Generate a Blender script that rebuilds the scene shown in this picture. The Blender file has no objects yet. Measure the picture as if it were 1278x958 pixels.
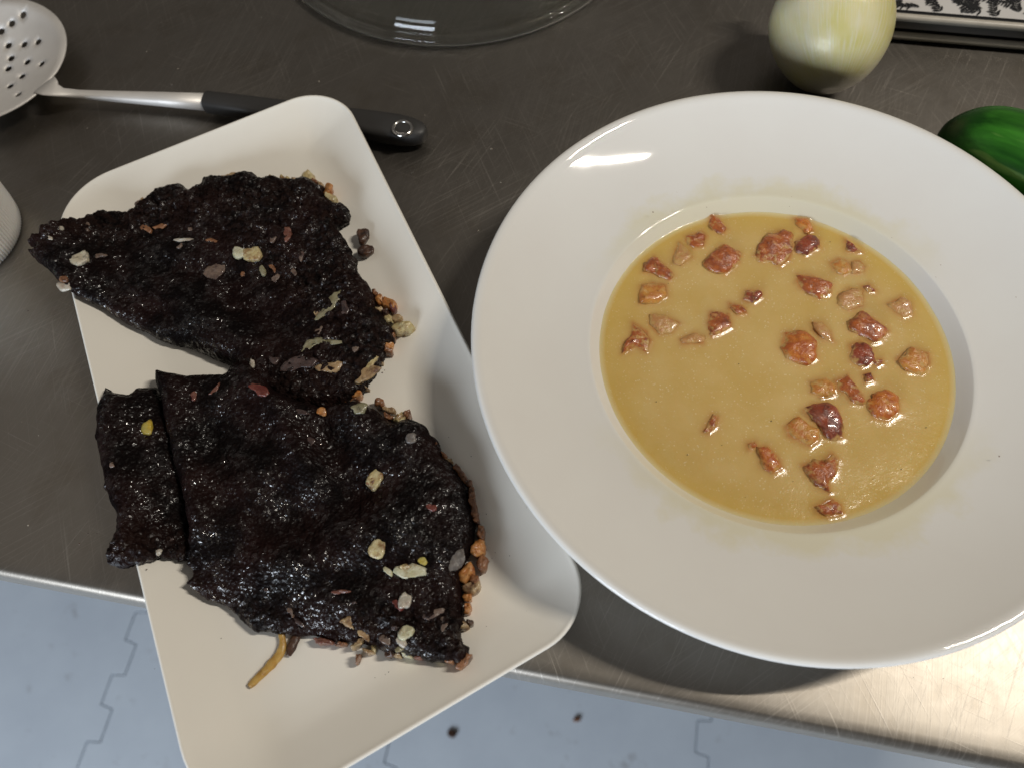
import bpy, bmesh, math, random
import numpy as np
from mathutils import Vector, Matrix, noise as mnoise
from mathutils.geometry import delaunay_2d_cdt

# ------------------------------------------------------------------ camera, world, lamps, exposure
sc = bpy.context.scene
COL = sc.collection
FPX, PW, PH = 960.0, 1278.0, 958.0
CAM_H = 0.34396
W = np.array([[0.99974, -0.009673, -0.020662], [0.0, -0.905666, 0.423991], [-0.022814, -0.423881, -0.905431]])
cam_d = bpy.data.cameras.new('camera')
cam = bpy.data.objects.new('camera', cam_d)
COL.objects.link(cam)
R3 = Matrix(((W[0][0], -W[0][1], -W[0][2]), (W[1][0], -W[1][1], -W[1][2]), (W[2][0], -W[2][1], -W[2][2])))
cam.matrix_world = Matrix.Translation((0, 0, CAM_H)) @ R3.to_4x4()
cam_d.sensor_width = 36.0
cam_d.lens = FPX / PW * 36.0
cam_d.clip_start, cam_d.clip_end = 0.01, 50
cam_d.dof.use_dof = True
cam_d.dof.focus_distance = 0.36
cam_d.dof.aperture_fstop = 8.0
sc.camera = cam

world = bpy.data.worlds.new('World')
sc.world = world
world.use_nodes = True
world.node_tree.nodes['Background'].inputs[0].default_value = (1.0, 0.93, 0.86, 1)
world.node_tree.nodes['Background'].inputs[1].default_value = 0.10


def area(name, loc, target, sx, sy, power, color, roll=0.0):
    d = bpy.data.lights.new(name, 'AREA')
    d.shape = 'RECTANGLE'
    d.size, d.size_y, d.energy, d.color = sx, sy, power, color
    o = bpy.data.objects.new(name, d)
    COL.objects.link(o)
    v = Vector(target) - Vector(loc)
    o.rotation_euler = (v.to_track_quat('-Z', 'Y') @ Matrix.Rotation(roll, 3, 'Z').to_quaternion()).to_euler()
    o.location = loc
    return o


area('ceiling_lamp', (1.60, 0.335, 2.24), (1.60, 0.335, 0.0), 0.74, 0.036, 50.0, (1.0, 0.93, 0.82))
area('window_light', (-1.15, -1.95, 0.40), (0.0, 0.2, -0.15), 1.1, 1.0, 56.0, (0.80, 0.89, 1.0))
area('left_ceiling_bounce', (-1.7, 0.55, 2.0), (-0.2, 0.1, 0.0), 1.5, 1.2, 1.6, (1.0, 0.93, 0.85))  # added soft fill standing in for ceiling bounce, brightens the steel at left

sc.view_settings.view_transform = 'Standard'
sc.view_settings.look = 'None'
sc.view_settings.exposure = 0.0
sc.view_settings.gamma = 1.0
sc.render.engine = 'CYCLES'
sc.cycles.use_denoising = True
sc.cycles.max_bounces = 10
sc.cycles.caustics_reflective = False
sc.cycles.sample_clamp_indirect = 6.0

rng = random.Random(7)


# ------------------------------------------------------------------ helpers
def at(px, py, z=0.0):
    """point of the place, at height z above the table, that the photograph shows at pixel (px, py)"""
    r = W @ np.array([(px - 639.0) / FPX, (py - 479.0) / FPX, 1.0])
    t = (z - CAM_H) / r[2]
    return Vector((r[0] * t, r[1] * t, z))


def tag(o, label=None, cat=None, group=None, kind=None):
    if label: o['label'] = label
    if cat: o['category'] = cat
    if group: o['group'] = group
    if kind: o['kind'] = kind
    return o


def empty(name, loc, label, cat, group=None):
    o = bpy.data.objects.new(name, None)
    o.empty_display_size = 0.02
    COL.objects.link(o)
    o.location = loc
    return tag(o, label, cat, group)


def mesh_obj(name, verts, faces, mat, parent=None, smooth=True):
    me = bpy.data.meshes.new(name)
    me.from_pydata([tuple(v) for v in verts], [], [tuple(f) for f in faces])
    me.validate()
    me.update()
    if smooth:
        me.polygons.foreach_set('use_smooth', [True] * len(me.polygons))
    if mat: me.materials.append(mat)
    return link(name, me, parent)


def link(name, me, parent=None):
    o = bpy.data.objects.new(name, me)
    COL.objects.link(o)
    if parent:
        o.parent = parent
        o.matrix_parent_inverse = Matrix.Translation(-Vector(parent.location)) if parent.parent is None else \
            Matrix.Translation(-Vector(parent.location))
    return o


def lathe(profile, n=96, closed=False):
    vs, fs = [], []
    m = len(profile)
    for i in range(n):
        a = 2 * math.pi * i / n
        for r, z in profile:
            vs.append((r * math.cos(a), r * math.sin(a), z))
    for i in range(n):
        j = (i + 1) % n
        for k in range(m - 1 if not closed else m):
            k2 = (k + 1) % m
            fs.append((i * m + k, j * m + k, j * m + k2, i * m + k2))
    return vs, fs


def bez(points, n=8):
    """Catmull-Rom through 2-D points"""
    out = []
    p = [points[0]] + list(points) + [points[-1]]
    for i in range(1, len(p) - 2):
        for k in range(n):
            t = k / n
            q = []
            for c in range(2):
                a, b, d, e = p[i - 1][c], p[i][c], p[i + 1][c], p[i + 2][c]
                q.append(0.5 * (2 * b + (d - a) * t + (2 * a - 5 * b + 4 * d - e) * t * t + (3 * b - a - 3 * d + e) * t ** 3))
            out.append(tuple(q))
    out.append(tuple(points[-1]))
    return out


# numpy noise
def _h(i, j, s):
    v = np.sin(i * 127.1 + j * 311.7 + s * 74.7) * 43758.5453
    return v - np.floor(v)


def vnoise(x, y, s=0):
    i, j = np.floor(x), np.floor(y)
    fx, fy = x - i, y - j
    u, v = fx * fx * (3 - 2 * fx), fy * fy * (3 - 2 * fy)
    a, b, c, d = _h(i, j, s), _h(i + 1, j, s), _h(i, j + 1, s), _h(i + 1, j + 1, s)
    return (a * (1 - u) + b * u) * (1 - v) + (c * (1 - u) + d * u) * v - 0.5


def worley(x, y, s=0):
    i, j = np.floor(x), np.floor(y)
    best = np.full(x.shape, 9.0)
    for di in (-1, 0, 1):
        for dj in (-1, 0, 1):
            a, b = i + di, j + dj
            dx = a + _h(a, b, s) - x
            dy = b + _h(a, b, s + 17) - y
            best = np.minimum(best, dx * dx + dy * dy)
    return np.sqrt(best)


def poly_sdf(P, poly):
    """signed distance (inside > 0) and nearest boundary point for points P (n,2)"""
    poly = np.asarray(poly, float)
    n = len(poly)
    best = np.full(len(P), 1e9)
    near = np.zeros_like(P)
    inside = np.zeros(len(P), bool)
    for k in range(n):
        a, b = poly[k], poly[(k + 1) % n]
        ab = b - a
        t = np.clip(((P - a) @ ab) / max(ab @ ab, 1e-18), 0, 1)
        q = a + t[:, None] * ab
        d = ((P - q) ** 2).sum(1)
        m = d < best
        best[m] = d[m]
        near[m] = q[m]
        if a[1] != b[1]:
            c = (a[1] > P[:, 1]) != (b[1] > P[:, 1])
            xi = a[0] + (P[:, 1] - a[1]) * (b[0] - a[0]) / (b[1] - a[1])
            inside ^= c & (P[:, 0] < xi)
    d = np.sqrt(best)
    return np.where(inside, d, -d), near


def smoothstep(a, b, x):
    t = np.clip((x - a) / (b - a), 0, 1)
    return t * t * (3 - 2 * t)


# ------------------------------------------------------------------ materials
def mat(name, color=(0.5, 0.5, 0.5), rough=0.5, metal=0.0, spec=0.5, coat=0.0, trans=0.0, sss=0.0):
    m = bpy.data.materials.new(name)
    m.use_nodes = True
    b = m.node_tree.nodes['Principled BSDF']
    b.inputs['Base Color'].default_value = (*color, 1)
    b.inputs['Roughness'].default_value = rough
    b.inputs['Metallic'].default_value = metal
    b.inputs['Specular IOR Level'].default_value = spec
    b.inputs['Coat Weight'].default_value = coat
    b.inputs['Coat Roughness'].default_value = 0.08
    b.inputs['Transmission Weight'].default_value = trans
    if sss:
        b.inputs['Subsurface Weight'].default_value = sss
        b.inputs['Subsurface Radius'].default_value = (0.004, 0.002, 0.001)
        b.inputs['Subsurface Scale'].default_value = 1.0
    return m


class NT:
    def __init__(s, m):
        s.t = m.node_tree
        s.b = s.t.nodes['Principled BSDF']

    def n(s, kind, **kw):
        x = s.t.nodes.new(kind)
        for k, v in kw.items():
            if k.startswith('i_'):
                x.inputs[k[2:].replace('_', ' ')].default_value = v
            else:
                setattr(x, k, v)
        return x

    def l(s, a, b): s.t.links.new(a, b)

    def noise(s, scale, detail=3, rough=0.5, vec=None, dist=0.0):
        x = s.n('ShaderNodeTexNoise')
        x.inputs['Scale'].default_value = scale
        x.inputs['Detail'].default_value = detail
        x.inputs['Roughness'].default_value = rough
        x.inputs['Distortion'].default_value = dist
        s.l(vec if vec else s.pos(), x.inputs['Vector'])
        return x.outputs['Fac']

    def pos(s):
        if not hasattr(s, '_p'):
            s._p = s.n('ShaderNodeNewGeometry').outputs['Position']
        return s._p

    def objpos(s):
        if not hasattr(s, '_o'):
            s._o = s.n('ShaderNodeTexCoord').outputs['Object']
        return s._o

    def ramp(s, fac, stops):
        x = s.n('ShaderNodeValToRGB')
        e = x.color_ramp.elements
        while len(e) < len(stops): e.new(0.5)
        for k, (p, c) in enumerate(stops):
            e[k].position = p
            e[k].color = (*c, 1) if len(c) == 3 else c
        s.l(fac, x.inputs[0])
        return x.outputs[0]

    def mapr(s, v, a, b, c, d):
        x = s.n('ShaderNodeMapRange')
        for k, q in zip(('From Min', 'From Max', 'To Min', 'To Max'), (a, b, c, d)): x.inputs[k].default_value = q
        s.l(v, x.inputs['Value'])
        return x.outputs[0]

    def math(s, op, a, b=None):
        x = s.n('ShaderNodeMath', operation=op)
        for k, q in enumerate((a, b)):
            if q is None: continue
            if isinstance(q, (int, float)): x.inputs[k].default_value = q
            else: s.l(q, x.inputs[k])
        return x.outputs[0]

    def mix(s, fac, a, b):
        x = s.n('ShaderNodeMix', data_type='RGBA')
        for k, q in ((0, fac), (6, a), (7, b)):
            if isinstance(q, (int, float)): x.inputs[k].default_value = q
            elif isinstance(q, tuple): x.inputs[k].default_value = (*q, 1)
            else: s.l(q, x.inputs[k])
        return x.outputs[2]

    def bump(s, height, strength, dist):
        x = s.n('ShaderNodeBump')
        x.inputs['Strength'].default_value = strength
        x.inputs['Distance'].default_value = dist
        s.l(height, x.inputs['Height'])
        if hasattr(s, '_bump'): s.l(s._bump, x.inputs['Normal'])
        s._bump = x.outputs[0]
        s.l(s._bump, s.b.inputs['Normal'])

    def mapping(s, rot=0, scale=(1, 1, 1), vec=None):
        x = s.n('ShaderNodeMapping')
        x.inputs['Rotation'].default_value = (0, 0, rot)
        s.l(vec if vec else s.pos(), x.inputs['Vector'])
        y = s.n('ShaderNodeMapping')
        y.inputs['Scale'].default_value = scale
        s.l(x.outputs[0], y.inputs['Vector'])
        return y.outputs[0]

    def set(s, name, v):
        if isinstance(v, (int, float)): s.b.inputs[name].default_value = v
        else: s.l(v, s.b.inputs[name])


EDGE_ANG = math.radians(-10.3)


def steel_table():
    m = mat('brushed_steel', (0.55, 0.52, 0.49), 0.3, 1.0)
    t = NT(m)
    n1 = t.noise(7, 5, 0.6)
    n2 = t.noise(38, 4, 0.6)
    n3 = t.noise(160, 3, 0.6)
    col = t.ramp(n1, [(0.3, (0.255, 0.230, 0.198)), (0.7, (0.29, 0.265, 0.232))])
    stain = t.ramp(n2, [(0.50, (1, 1, 1)), (0.72, (0.90, 0.88, 0.85))])
    mx = t.n('ShaderNodeMix', data_type='RGBA', blend_type='MULTIPLY')
    mx.inputs[0].default_value = 1.0
    t.l(col, mx.inputs[6]); t.l(stain, mx.inputs[7])
    r = t.math('ADD', t.mapr(n1, 0.3, 0.7, 0.40, 0.44), t.mapr(n3, 0.3, 0.7, -0.012, 0.015))
    # brushing lines along several directions
    tot = None
    for k, (ang, sx, sy, lo, hi, w) in enumerate(((math.radians(-75), 14, 1300, 0.50, 0.78, 0.8),
                                                   (math.radians(-32), 12, 1100, 0.54, 0.74, 0.9),
                                                   (math.radians(-60), 18, 900, 0.60, 0.72, 1.0),
                                                   (math.radians(-110), 16, 1000, 0.60, 0.72, 0.9),
                                                   (math.radians(25), 24, 1000, 0.63, 0.72, 0.7))):
        v = t.mapping(ang, (sx, sy, 1))
        f = t.mapr(t.noise(1.0, 2, 0.5, v), lo, hi, 0, w)
        mask = t.mapr(t.noise(9 + 3 * k, 2, 0.5, t.mapping(k, (1, 1, 1))), 0.42, 0.62, 0.1, 1)
        f = t.math('MULTIPLY', f, mask)
        tot = f if tot is None else t.math('ADD', tot, f)
    t.set('Base Color', t.mix(t.math('MULTIPLY', tot, 0.38), mx.outputs[2], (0.52, 0.48, 0.43)))
    t.set('Roughness', t.math('ADD', r, t.math('MULTIPLY', tot, 0.07)))
    t.bump(tot, 0.22, 0.0001)
    t.bump(t.noise(4, 1, 0.5), 0.2, 0.004)
    return m


def ceramic(name, c1, c2, rough):
    m = mat(name, c1, rough, 0, 0.5, 0.0)
    t = NT(m)
    t.set('Base Color', t.mix(t.mapr(t.noise(30, 4, 0.6), 0.35, 0.7, 0, 1), c1, c2))
    t.set('Roughness', t.mapr(t.noise(60, 4, 0.6), 0.3, 0.7, rough * 0.8, rough * 1.5))
    t.bump(t.noise(22, 2, 0.5), 0.02, 0.001)
    return m


BOWL_C = Vector((0.1152, 0.1650, 0))
SOUP_Z = 0.0215


def bowl_mat():
    m = ceramic('white_glaze', (0.80, 0.785, 0.745), (0.785, 0.765, 0.725), 0.035)
    t = NT(m)
    # thin dried film of soup round the well
    sub = t.n('ShaderNodeVectorMath', operation='SUBTRACT')
    t.l(t.pos(), sub.inputs[0]); sub.inputs[1].default_value = (BOWL_C.x, BOWL_C.y, 0)
    sx = t.n('ShaderNodeSeparateXYZ'); t.l(sub.outputs[0], sx.inputs[0])
    rad = t.math('SQRT', t.math('ADD', t.math('MULTIPLY', sx.outputs[0], sx.outputs[0]), t.math('MULTIPLY', sx.outputs[1], sx.outputs[1])))
    wob = t.math('ADD', rad, t.mapr(t.noise(38, 4, 0.65), 0.3, 0.7, -0.007, 0.007))
    ring = t.mapr(wob, 0.0905, 0.0995, 1, 0)
    side = t.math('ABSOLUTE', sx.outputs[1])
    ring = t.math('MULTIPLY', ring, t.mapr(side, 0.035, 0.075, 0, 0.75))
    old = t.b.inputs['Base Color'].links[0].from_socket
    t.set('Base Color', t.mix(ring, old, (0.74, 0.69, 0.50)))
    return m


def soup_mat():
    m = mat('creamy_soup', (0.60, 0.44, 0.15), 0.12, 0, 0.5, 0, 0, 0.25)
    t = NT(m)
    a = t.noise(45, 5, 0.6)
    c = t.mix(t.mapr(a, 0.35, 0.65, 0, 1), (0.63, 0.425, 0.138), (0.68, 0.48, 0.185))
    f = t.noise(420, 3, 0.7)
    c = t.mix(t.mapr(f, 0.62, 0.76, 0, 0.55), c, (0.72, 0.60, 0.34))
    sub = t.n('ShaderNodeVectorMath', operation='SUBTRACT')
    t.l(t.pos(), sub.inputs[0]); sub.inputs[1].default_value = (BOWL_C.x, BOWL_C.y, SOUP_Z)
    ln = t.n('ShaderNodeVectorMath', operation='LENGTH'); t.l(sub.outputs[0], ln.inputs[0])
    rim = t.mapr(t.math('ADD', ln.outputs['Value'], t.mapr(t.noise(60, 3, 0.6), 0.3, 0.7, -0.003, 0.003)), 0.064, 0.083, 0, 0.7)
    v1 = t.n('ShaderNodeTexVoronoi'); v1.inputs['Scale'].default_value = 650; t.l(t.pos(), v1.inputs['Vector'])
    dots = t.math('MULTIPLY', t.mapr(v1.outputs['Distance'], 0.26, 0.16, 0, 0.7), t.mapr(t.noise(200, 2, 0.5), 0.42, 0.6, 0, 1))
    c = t.mix(dots, c, (0.80, 0.68, 0.42))
    c = t.mix(t.mapr(t.noise(26, 4, 0.7), 0.58, 0.75, 0, 0.6), c, (0.66, 0.52, 0.25))
    c = t.mix(rim, c, (0.62, 0.415, 0.085))
    c = t.mix(t.mapr(ln.outputs['Value'], 0.0785, 0.0815, 0, 0.75), c, (0.74, 0.65, 0.40))
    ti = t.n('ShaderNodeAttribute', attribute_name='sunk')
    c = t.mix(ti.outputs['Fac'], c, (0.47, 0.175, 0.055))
    t.set('Base Color', c)
    t.set('Roughness', t.mapr(t.noise(70, 3, 0.6), 0.3, 0.7, 0.10, 0.22))
    t.bump(t.noise(60, 3, 0.6), 0.25, 0.0012)
    t.bump(f, 0.35, 0.0003)
    t.bump(t.noise(1500, 2, 0.6), 0.3, 0.00012)
    return m


def bacon_mat(name, base, dark, pale, film):
    m = mat(name, base, 0.28, 0, 0.5, 0.35, 0, 0.12)
    t = NT(m)
    a = t.noise(230, 4, 0.65)
    c = t.mix(t.mapr(a, 0.42, 0.62, 0, 1), base, dark)
    dk = t.noise(330, 3, 0.7)
    c = t.mix(t.mapr(dk, 0.60, 0.72, 0, 0.7), c, tuple(q * 0.35 for q in dark))
    b = t.noise(150, 3, 0.5, t.mapping(0.7, (1, 2.2, 1)))
    c = t.mix(t.mapr(b, 0.56, 0.72, 0, 0.8), c, pale)
    sx = t.n('ShaderNodeSeparateXYZ'); t.l(t.pos(), sx.inputs[0])
    zz = t.math('ADD', sx.outputs[2], t.mapr(t.noise(400, 2, 0.5), 0.3, 0.7, -0.0011, 0.0011))
    fl = t.mapr(zz, SOUP_Z + 0.0004, SOUP_Z + 0.0016, 0.85, film)
    fl = t.math('MAXIMUM', fl, t.mapr(t.noise(120, 2, 0.5), 0.55, 0.75, 0, film * 1.5))
    t.set('Base Color', t.mix(fl, c, (0.59, 0.375, 0.125)))
    t.set('Roughness', t.mapr(a, 0.3, 0.7, 0.22, 0.42))
    t.bump(a, 0.8, 0.0012)
    t.bump(t.noise(600, 3, 0.6), 0.5, 0.0004)
    return m


def bit_mat(name, c1, c2, singe, amount=0.6, rough=0.35, coat=0.2):
    m = mat(name, c1, rough, 0, 0.5, coat, 0, 0.1)
    t = NT(m)
    v = t.pos()
    a = t.noise(260, 4, 0.6, v)
    c = t.mix(t.mapr(a, 0.4, 0.62, 0, 1), c1, c2)
    s = t.noise(190, 4, 0.7, t.mapping(1.1, (1, 1, 1)))
    c = t.mix(t.mapr(s, 0.60 - 0.16 * amount, 0.74 - 0.1 * amount, 0, 0.95), c, singe)
    t.set('Base Color', c)
    t.bump(a, 0.8, 0.0010)
    t.bump(t.noise(700, 3, 0.6), 0.5, 0.0004)
    return m


def pancake_mat():
    m = mat('charred_batter', (0.006, 0.004, 0.0045), 0.3, 0, 0.5)
    t = NT(m)
    a = t.noise(45, 4, 0.6)
    c = t.mix(t.mapr(a, 0.42, 0.68, 0, 1), (0.0050, 0.0036, 0.0036), (0.0150, 0.0058, 0.0050))
    b = t.noise(420, 3, 0.65)
    c = t.mix(t.mapr(b, 0.60, 0.78, 0, 0.6), c, (0.020, 0.010, 0.009))
    t.set('Base Color', c)
    at_ = t.n('ShaderNodeAttribute', attribute_name='crumb')
    c = t.mix(t.math('MULTIPLY', at_.outputs['Fac'], t.mapr(t.noise(300, 3, 0.6), 0.4, 0.65, 0, 0.9)), c, (0.020, 0.0105, 0.0085))
    t.set('Base Color', c)
    gl = t.mapr(t.noise(90, 4, 0.7), 0.44, 0.60, 0.0, 1.0)
    gl = t.math('MULTIPLY', gl, t.mapr(at_.outputs['Fac'], 0.2, 1.0, 1.0, 0.55))
    cell = t.n('ShaderNodeTexVoronoi'); cell.inputs['Scale'].default_value = 620
    t.l(t.pos(), cell.inputs['Vector'])
    sp_ = t.n('ShaderNodeSeparateColor'); t.l(cell.outputs['Color'], sp_.inputs[0])
    gl = t.math('MULTIPLY', gl, t.mapr(sp_.outputs[0], 0.52, 0.60, 0.12, 1.0))
    t.set('Roughness', t.mapr(gl, 0, 1, 0.45, 0.09))
    t.set('Specular IOR Level', t.mapr(gl, 0, 1, 0.03, 1.0))
    vo = t.n('ShaderNodeTexVoronoi', feature='SMOOTH_F1'); vo.inputs['Scale'].default_value = 620
    vo.inputs['Smoothness'].default_value = 0.4
    w = t.n('ShaderNodeVectorMath', operation='ADD'); nz = t.n('ShaderNodeTexNoise'); nz.inputs['Scale'].default_value = 500
    t.l(t.pos(), nz.inputs['Vector']); sc_ = t.n('ShaderNodeVectorMath', operation='SCALE'); sc_.inputs['Scale'].default_value = 0.0016
    t.l(nz.outputs['Color'], sc_.inputs[0]); t.l(t.pos(), w.inputs[0]); t.l(sc_.outputs[0], w.inputs[1]); t.l(w.outputs[0], vo.inputs['Vector'])
    t.bump(vo.outputs['Distance'], 0.85, 0.0009)
    return m


def floor_mat():
    m = mat('grey_vinyl', (0.5, 0.52, 0.53), 0.42, 0, 0.4)
    t = NT(m)
    a = t.noise(9, 5, 0.6)
    c = t.mix(t.mapr(a, 0.35, 0.68, 0, 1), (0.70, 0.765, 0.83), (0.63, 0.69, 0.76))
    d = t.noise(28, 4, 0.7)
    c = t.mix(t.mapr(d, 0.62, 0.75, 0, 0.6), c, (0.36, 0.36, 0.37))
    t.set('Base Color', c)
    t.set('Roughness', t.mapr(d, 0.3, 0.7, 0.35, 0.5))
    t.bump(t.noise(300, 3, 0.6), 0.2, 0.0008)
    return m


M = {}
M['steel'] = steel_table()
M['plate'] = ceramic('cream_glaze', (0.87, 0.835, 0.755), (0.855, 0.815, 0.735), 0.12)
M['bowl'] = bowl_mat()
M['soup'] = soup_mat()
M['pancake'] = pancake_mat()
M['floor'] = floor_mat()
M['gap'] = mat('dark_joint', (0.40, 0.43, 0.47), 0.8)
M['amber'] = bacon_mat('bacon_amber', (0.60, 0.19, 0.030), (0.42, 0.085, 0.016), (0.68, 0.34, 0.09), 0.05)
M['rust'] = bacon_mat('bacon_rust', (0.45, 0.105, 0.024), (0.24, 0.036, 0.011), (0.58, 0.25, 0.09), 0.08)
M['maroon'] = bacon_mat('bacon_maroon', (0.32, 0.055, 0.026), (0.13, 0.020, 0.015), (0.44, 0.17, 0.11), 0.05)
M['golden'] = bacon_mat('bacon_golden', (0.62, 0.28, 0.055), (0.50, 0.15, 0.025), (0.68, 0.42, 0.16), 0.12)
M['faded'] = bacon_mat('bacon_under_soup', (0.52, 0.21, 0.085), (0.42, 0.12, 0.045), (0.58, 0.34, 0.16), 0.42)
M['garlic'] = bit_mat('garlic_fried', (0.50, 0.40, 0.19), (0.56, 0.49, 0.29), (0.20, 0.085, 0.025), 0.75)
M['garlic_pale'] = bit_mat('garlic_pale', (0.48, 0.45, 0.28), (0.55, 0.53, 0.40), (0.30, 0.20, 0.09), 0.1)
M['garlic_dotted'] = bit_mat('garlic_dotted', (0.52, 0.46, 0.34), (0.56, 0.51, 0.40), (0.03, 0.02, 0.015), 0.6)
M['yellow'] = bit_mat('garlic_yellow', (0.50, 0.36, 0.04), (0.46, 0.40, 0.12), (0.30, 0.14, 0.02), 0.3)
M['tan'] = bit_mat('onion_tan', (0.38, 0.25, 0.13), (0.48, 0.36, 0.20), (0.10, 0.04, 0.02), 0.7)
M['olive'] = bit_mat('onion_translucent', (0.22, 0.20, 0.115), (0.29, 0.265, 0.17), (0.10, 0.08, 0.05), 0.3, 0.22, 0.5)
M['mauve'] = bit_mat('onion_mauve', (0.125, 0.085, 0.066), (0.19, 0.135, 0.105), (0.05, 0.025, 0.025), 0.5)
M['darkmauve'] = bit_mat('onion_dark', (0.06, 0.038, 0.035), (0.10, 0.066, 0.06), (0.02, 0.012, 0.012), 0.6, 0.25, 0.5)
M['pink'] = bit_mat('onion_pink', (0.14, 0.052, 0.036), (0.20, 0.09, 0.062), (0.14, 0.03, 0.03), 0.5)
M['red'] = bit_mat('onion_red', (0.11, 0.022, 0.016), (0.16, 0.045, 0.032), (0.10, 0.015, 0.015), 0.4)
M['grey'] = bit_mat('fat_grey', (0.125, 0.11, 0.10), (0.17, 0.15, 0.135), (0.07, 0.05, 0.05), 0.3)
M['white'] = bit_mat('fat_white', (0.42, 0.37, 0.30), (0.48, 0.44, 0.37), (0.26, 0.15, 0.11), 0.2)
M['orange'] = bit_mat('bacon_fried', (0.46, 0.17, 0.04), (0.52, 0.26, 0.09), (0.16, 0.04, 0.015), 0.6)
M['brown'] = bit_mat('bacon_brown', (0.20, 0.085, 0.038), (0.28, 0.13, 0.06), (0.05, 0.02, 0.012), 0.6)
M['black'] = bit_mat('bacon_burnt', (0.045, 0.022, 0.015), (0.09, 0.04, 0.02), (0.012, 0.008, 0.007), 0.6)
M['strip'] = bit_mat('onion_strip', (0.46, 0.26, 0.055), (0.52, 0.33, 0.09), (0.24, 0.10, 0.02), 0.4)


# ------------------------------------------------------------------ floor
FLOOR_Z = -0.85
floor = empty('floor', (0, 0, FLOOR_Z), None, None)
tag(floor, kind='structure')
base = mesh_obj('floor_base', [(-4, -4, FLOOR_Z - 0.006), (4, -4, FLOOR_Z - 0.006), (4, 4, FLOOR_Z - 0.006), (-4, 4, FLOOR_Z - 0.006)], [(0, 1, 2, 3)], M['gap'], floor, False)
TS, HALF, DEP, GAP = 0.425, 0.0455, 0.019, 0.0012


def tooth_line(n=9):
    """interlocking edge: (along, out) pairs from 0 to TS"""
    pts = [(0.0, 0.0)]
    s = (TS - n * HALF) / 2
    for k in range(n):
        o = DEP / 2 if k % 2 else -DEP / 2
        fl = 0.0025 if k % 2 else -0.0025
        pts += [(s + k * HALF + 0.0015 - fl * 0.3, o), (s + (k + 1) * HALF - 0.0015 + fl * 0.3, o)]
    pts.append((TS, 0.0))
    return pts


def tile_mesh():
    tl = tooth_line()
    out = []
    out += [(a, o) for a, o in tl[:-1]]
    out += [(TS + o, a) for a, o in tl[:-1]]
    out += [(a, TS + o) for a, o in reversed(tl[1:])]
    out += [(o, a) for a, o in reversed(tl[1:])]
    out = np.array(out)
    n = len(out)
    # inset by the joint
    prev, nxt = np.roll(out, 1, 0), np.roll(out, -1, 0)
    e1, e2 = out - prev, nxt - out
    n1 = np.c_[-e1[:, 1], e1[:, 0]] / np.linalg.norm(e1, axis=1)[:, None]
    n2 = np.c_[-e2[:, 1], e2[:, 0]] / np.linalg.norm(e2, axis=1)[:, None]
    nn = n1 + n2
    nn /= np.maximum((nn * n1).sum(1), 0.5)[:, None]
    r1, r2 = out + nn * GAP * 0.5, out + nn * (GAP * 0.5 + 0.0005)
    vs = [(x, y, -0.005) for x, y in r1] + [(x, y, -0.001) for x, y in r1] + [(x, y, 0) for x, y in r2]
    fs = []
    for k in range(n):
        j = (k + 1) % n
        fs += [(k, j, n + j, n + k), (n + k, n + j, 2 * n + j, 2 * n + k)]
    fs.append(tuple(range(2 * n, 3 * n)))
    me = bpy.data.meshes.new('floor_tile')
    me.from_pydata(vs, [], fs)
    me.materials.append(M['floor'])
    return me


tm = tile_mesh()
rot = EDGE_ANG
ex, ey = Vector((math.cos(rot), math.sin(rot), 0)), Vector((-math.sin(rot), math.cos(rot), 0))
o0 = Vector((-0.611, 0.0715, FLOOR_Z)) - ey * (TS * 0.5 + HALF * 0.0)
for i in range(-4, 6):
    for j in range(-4, 5):
        o = link('tile', tm, floor)
        o.location = o0 + ex * (i * TS) + ey * (j * TS)
        o.rotation_euler = (0, 0, rot)

# ------------------------------------------------------------------ table
E0 = Vector((-0.2378, 0.0686, 0))
tdir, tback = ex, ey


def table():
    t = empty('steel_worktable', (0, 0.5, 0), 'scratched stainless steel worktable with a rolled front edge', 'table')
    prof = [(0.95, 0.0), (0.3, 0.0), (0.05, 0.0), (0.012, 0.0), (0.007, -0.0002)]
    for k in range(1, 9):
        a = math.pi / 2 * k / 8
        prof.append((0.0045 - 0.0045 * math.sin(a), -0.0004 - 0.0045 * (1 - math.cos(a))))
    prof += [(0.0, -0.012), (0.0002, -0.030), (0.0008, -0.0375), (0.003, -0.040), (0.014, -0.040)]
    vs, fs = [], []
    xs = np.linspace(-1.0, 1.1, 60)
    for x in xs:
        for d, z in prof:
            p = E0 + tdir * x + tback * d
            vs.append((p.x, p.y, z))
    m = len(prof)
    for i in range(len(xs) - 1):
        for k in range(m - 1):
            fs.append((i * m + k, i * m + k + 1, (i + 1) * m + k + 1, (i + 1) * m + k))
    mesh_obj('top', vs, fs, M['steel'], t)
    return t


table()


# ------------------------------------------------------------------ rectangular plate
def line_isect(p, d, q, e):
    den = d.x * e.y - d.y * e.x
    t = ((q.x - p.x) * e.y - (q.y - p.y) * e.x) / den
    return Vector((p.x + d.x * t, p.y + d.y * t))


PZ = 0.0188
La, Lb = at(90, 365, PZ).xy, at(222, 920, PZ).xy
Ta, Tb = at(150, 208, PZ).xy, at(330, 137, PZ).xy
Ra, Rb = at(474, 212, PZ).xy, at(692, 650, PZ).xy
Ba, Bb = at(690, 803, PZ).xy, at(450, 946, PZ).xy
corners = [line_isect(La, Lb - La, Ta, Tb - Ta), line_isect(Ta, Tb - Ta, Ra, Rb - Ra),
           line_isect(Ra, Rb - Ra, Ba, Bb - Ba), line_isect(Ba, Bb - Ba, La, Lb - La)]  # clockwise seen from above
CR = [0.036, 0.027, 0.027, 0.034]


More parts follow.
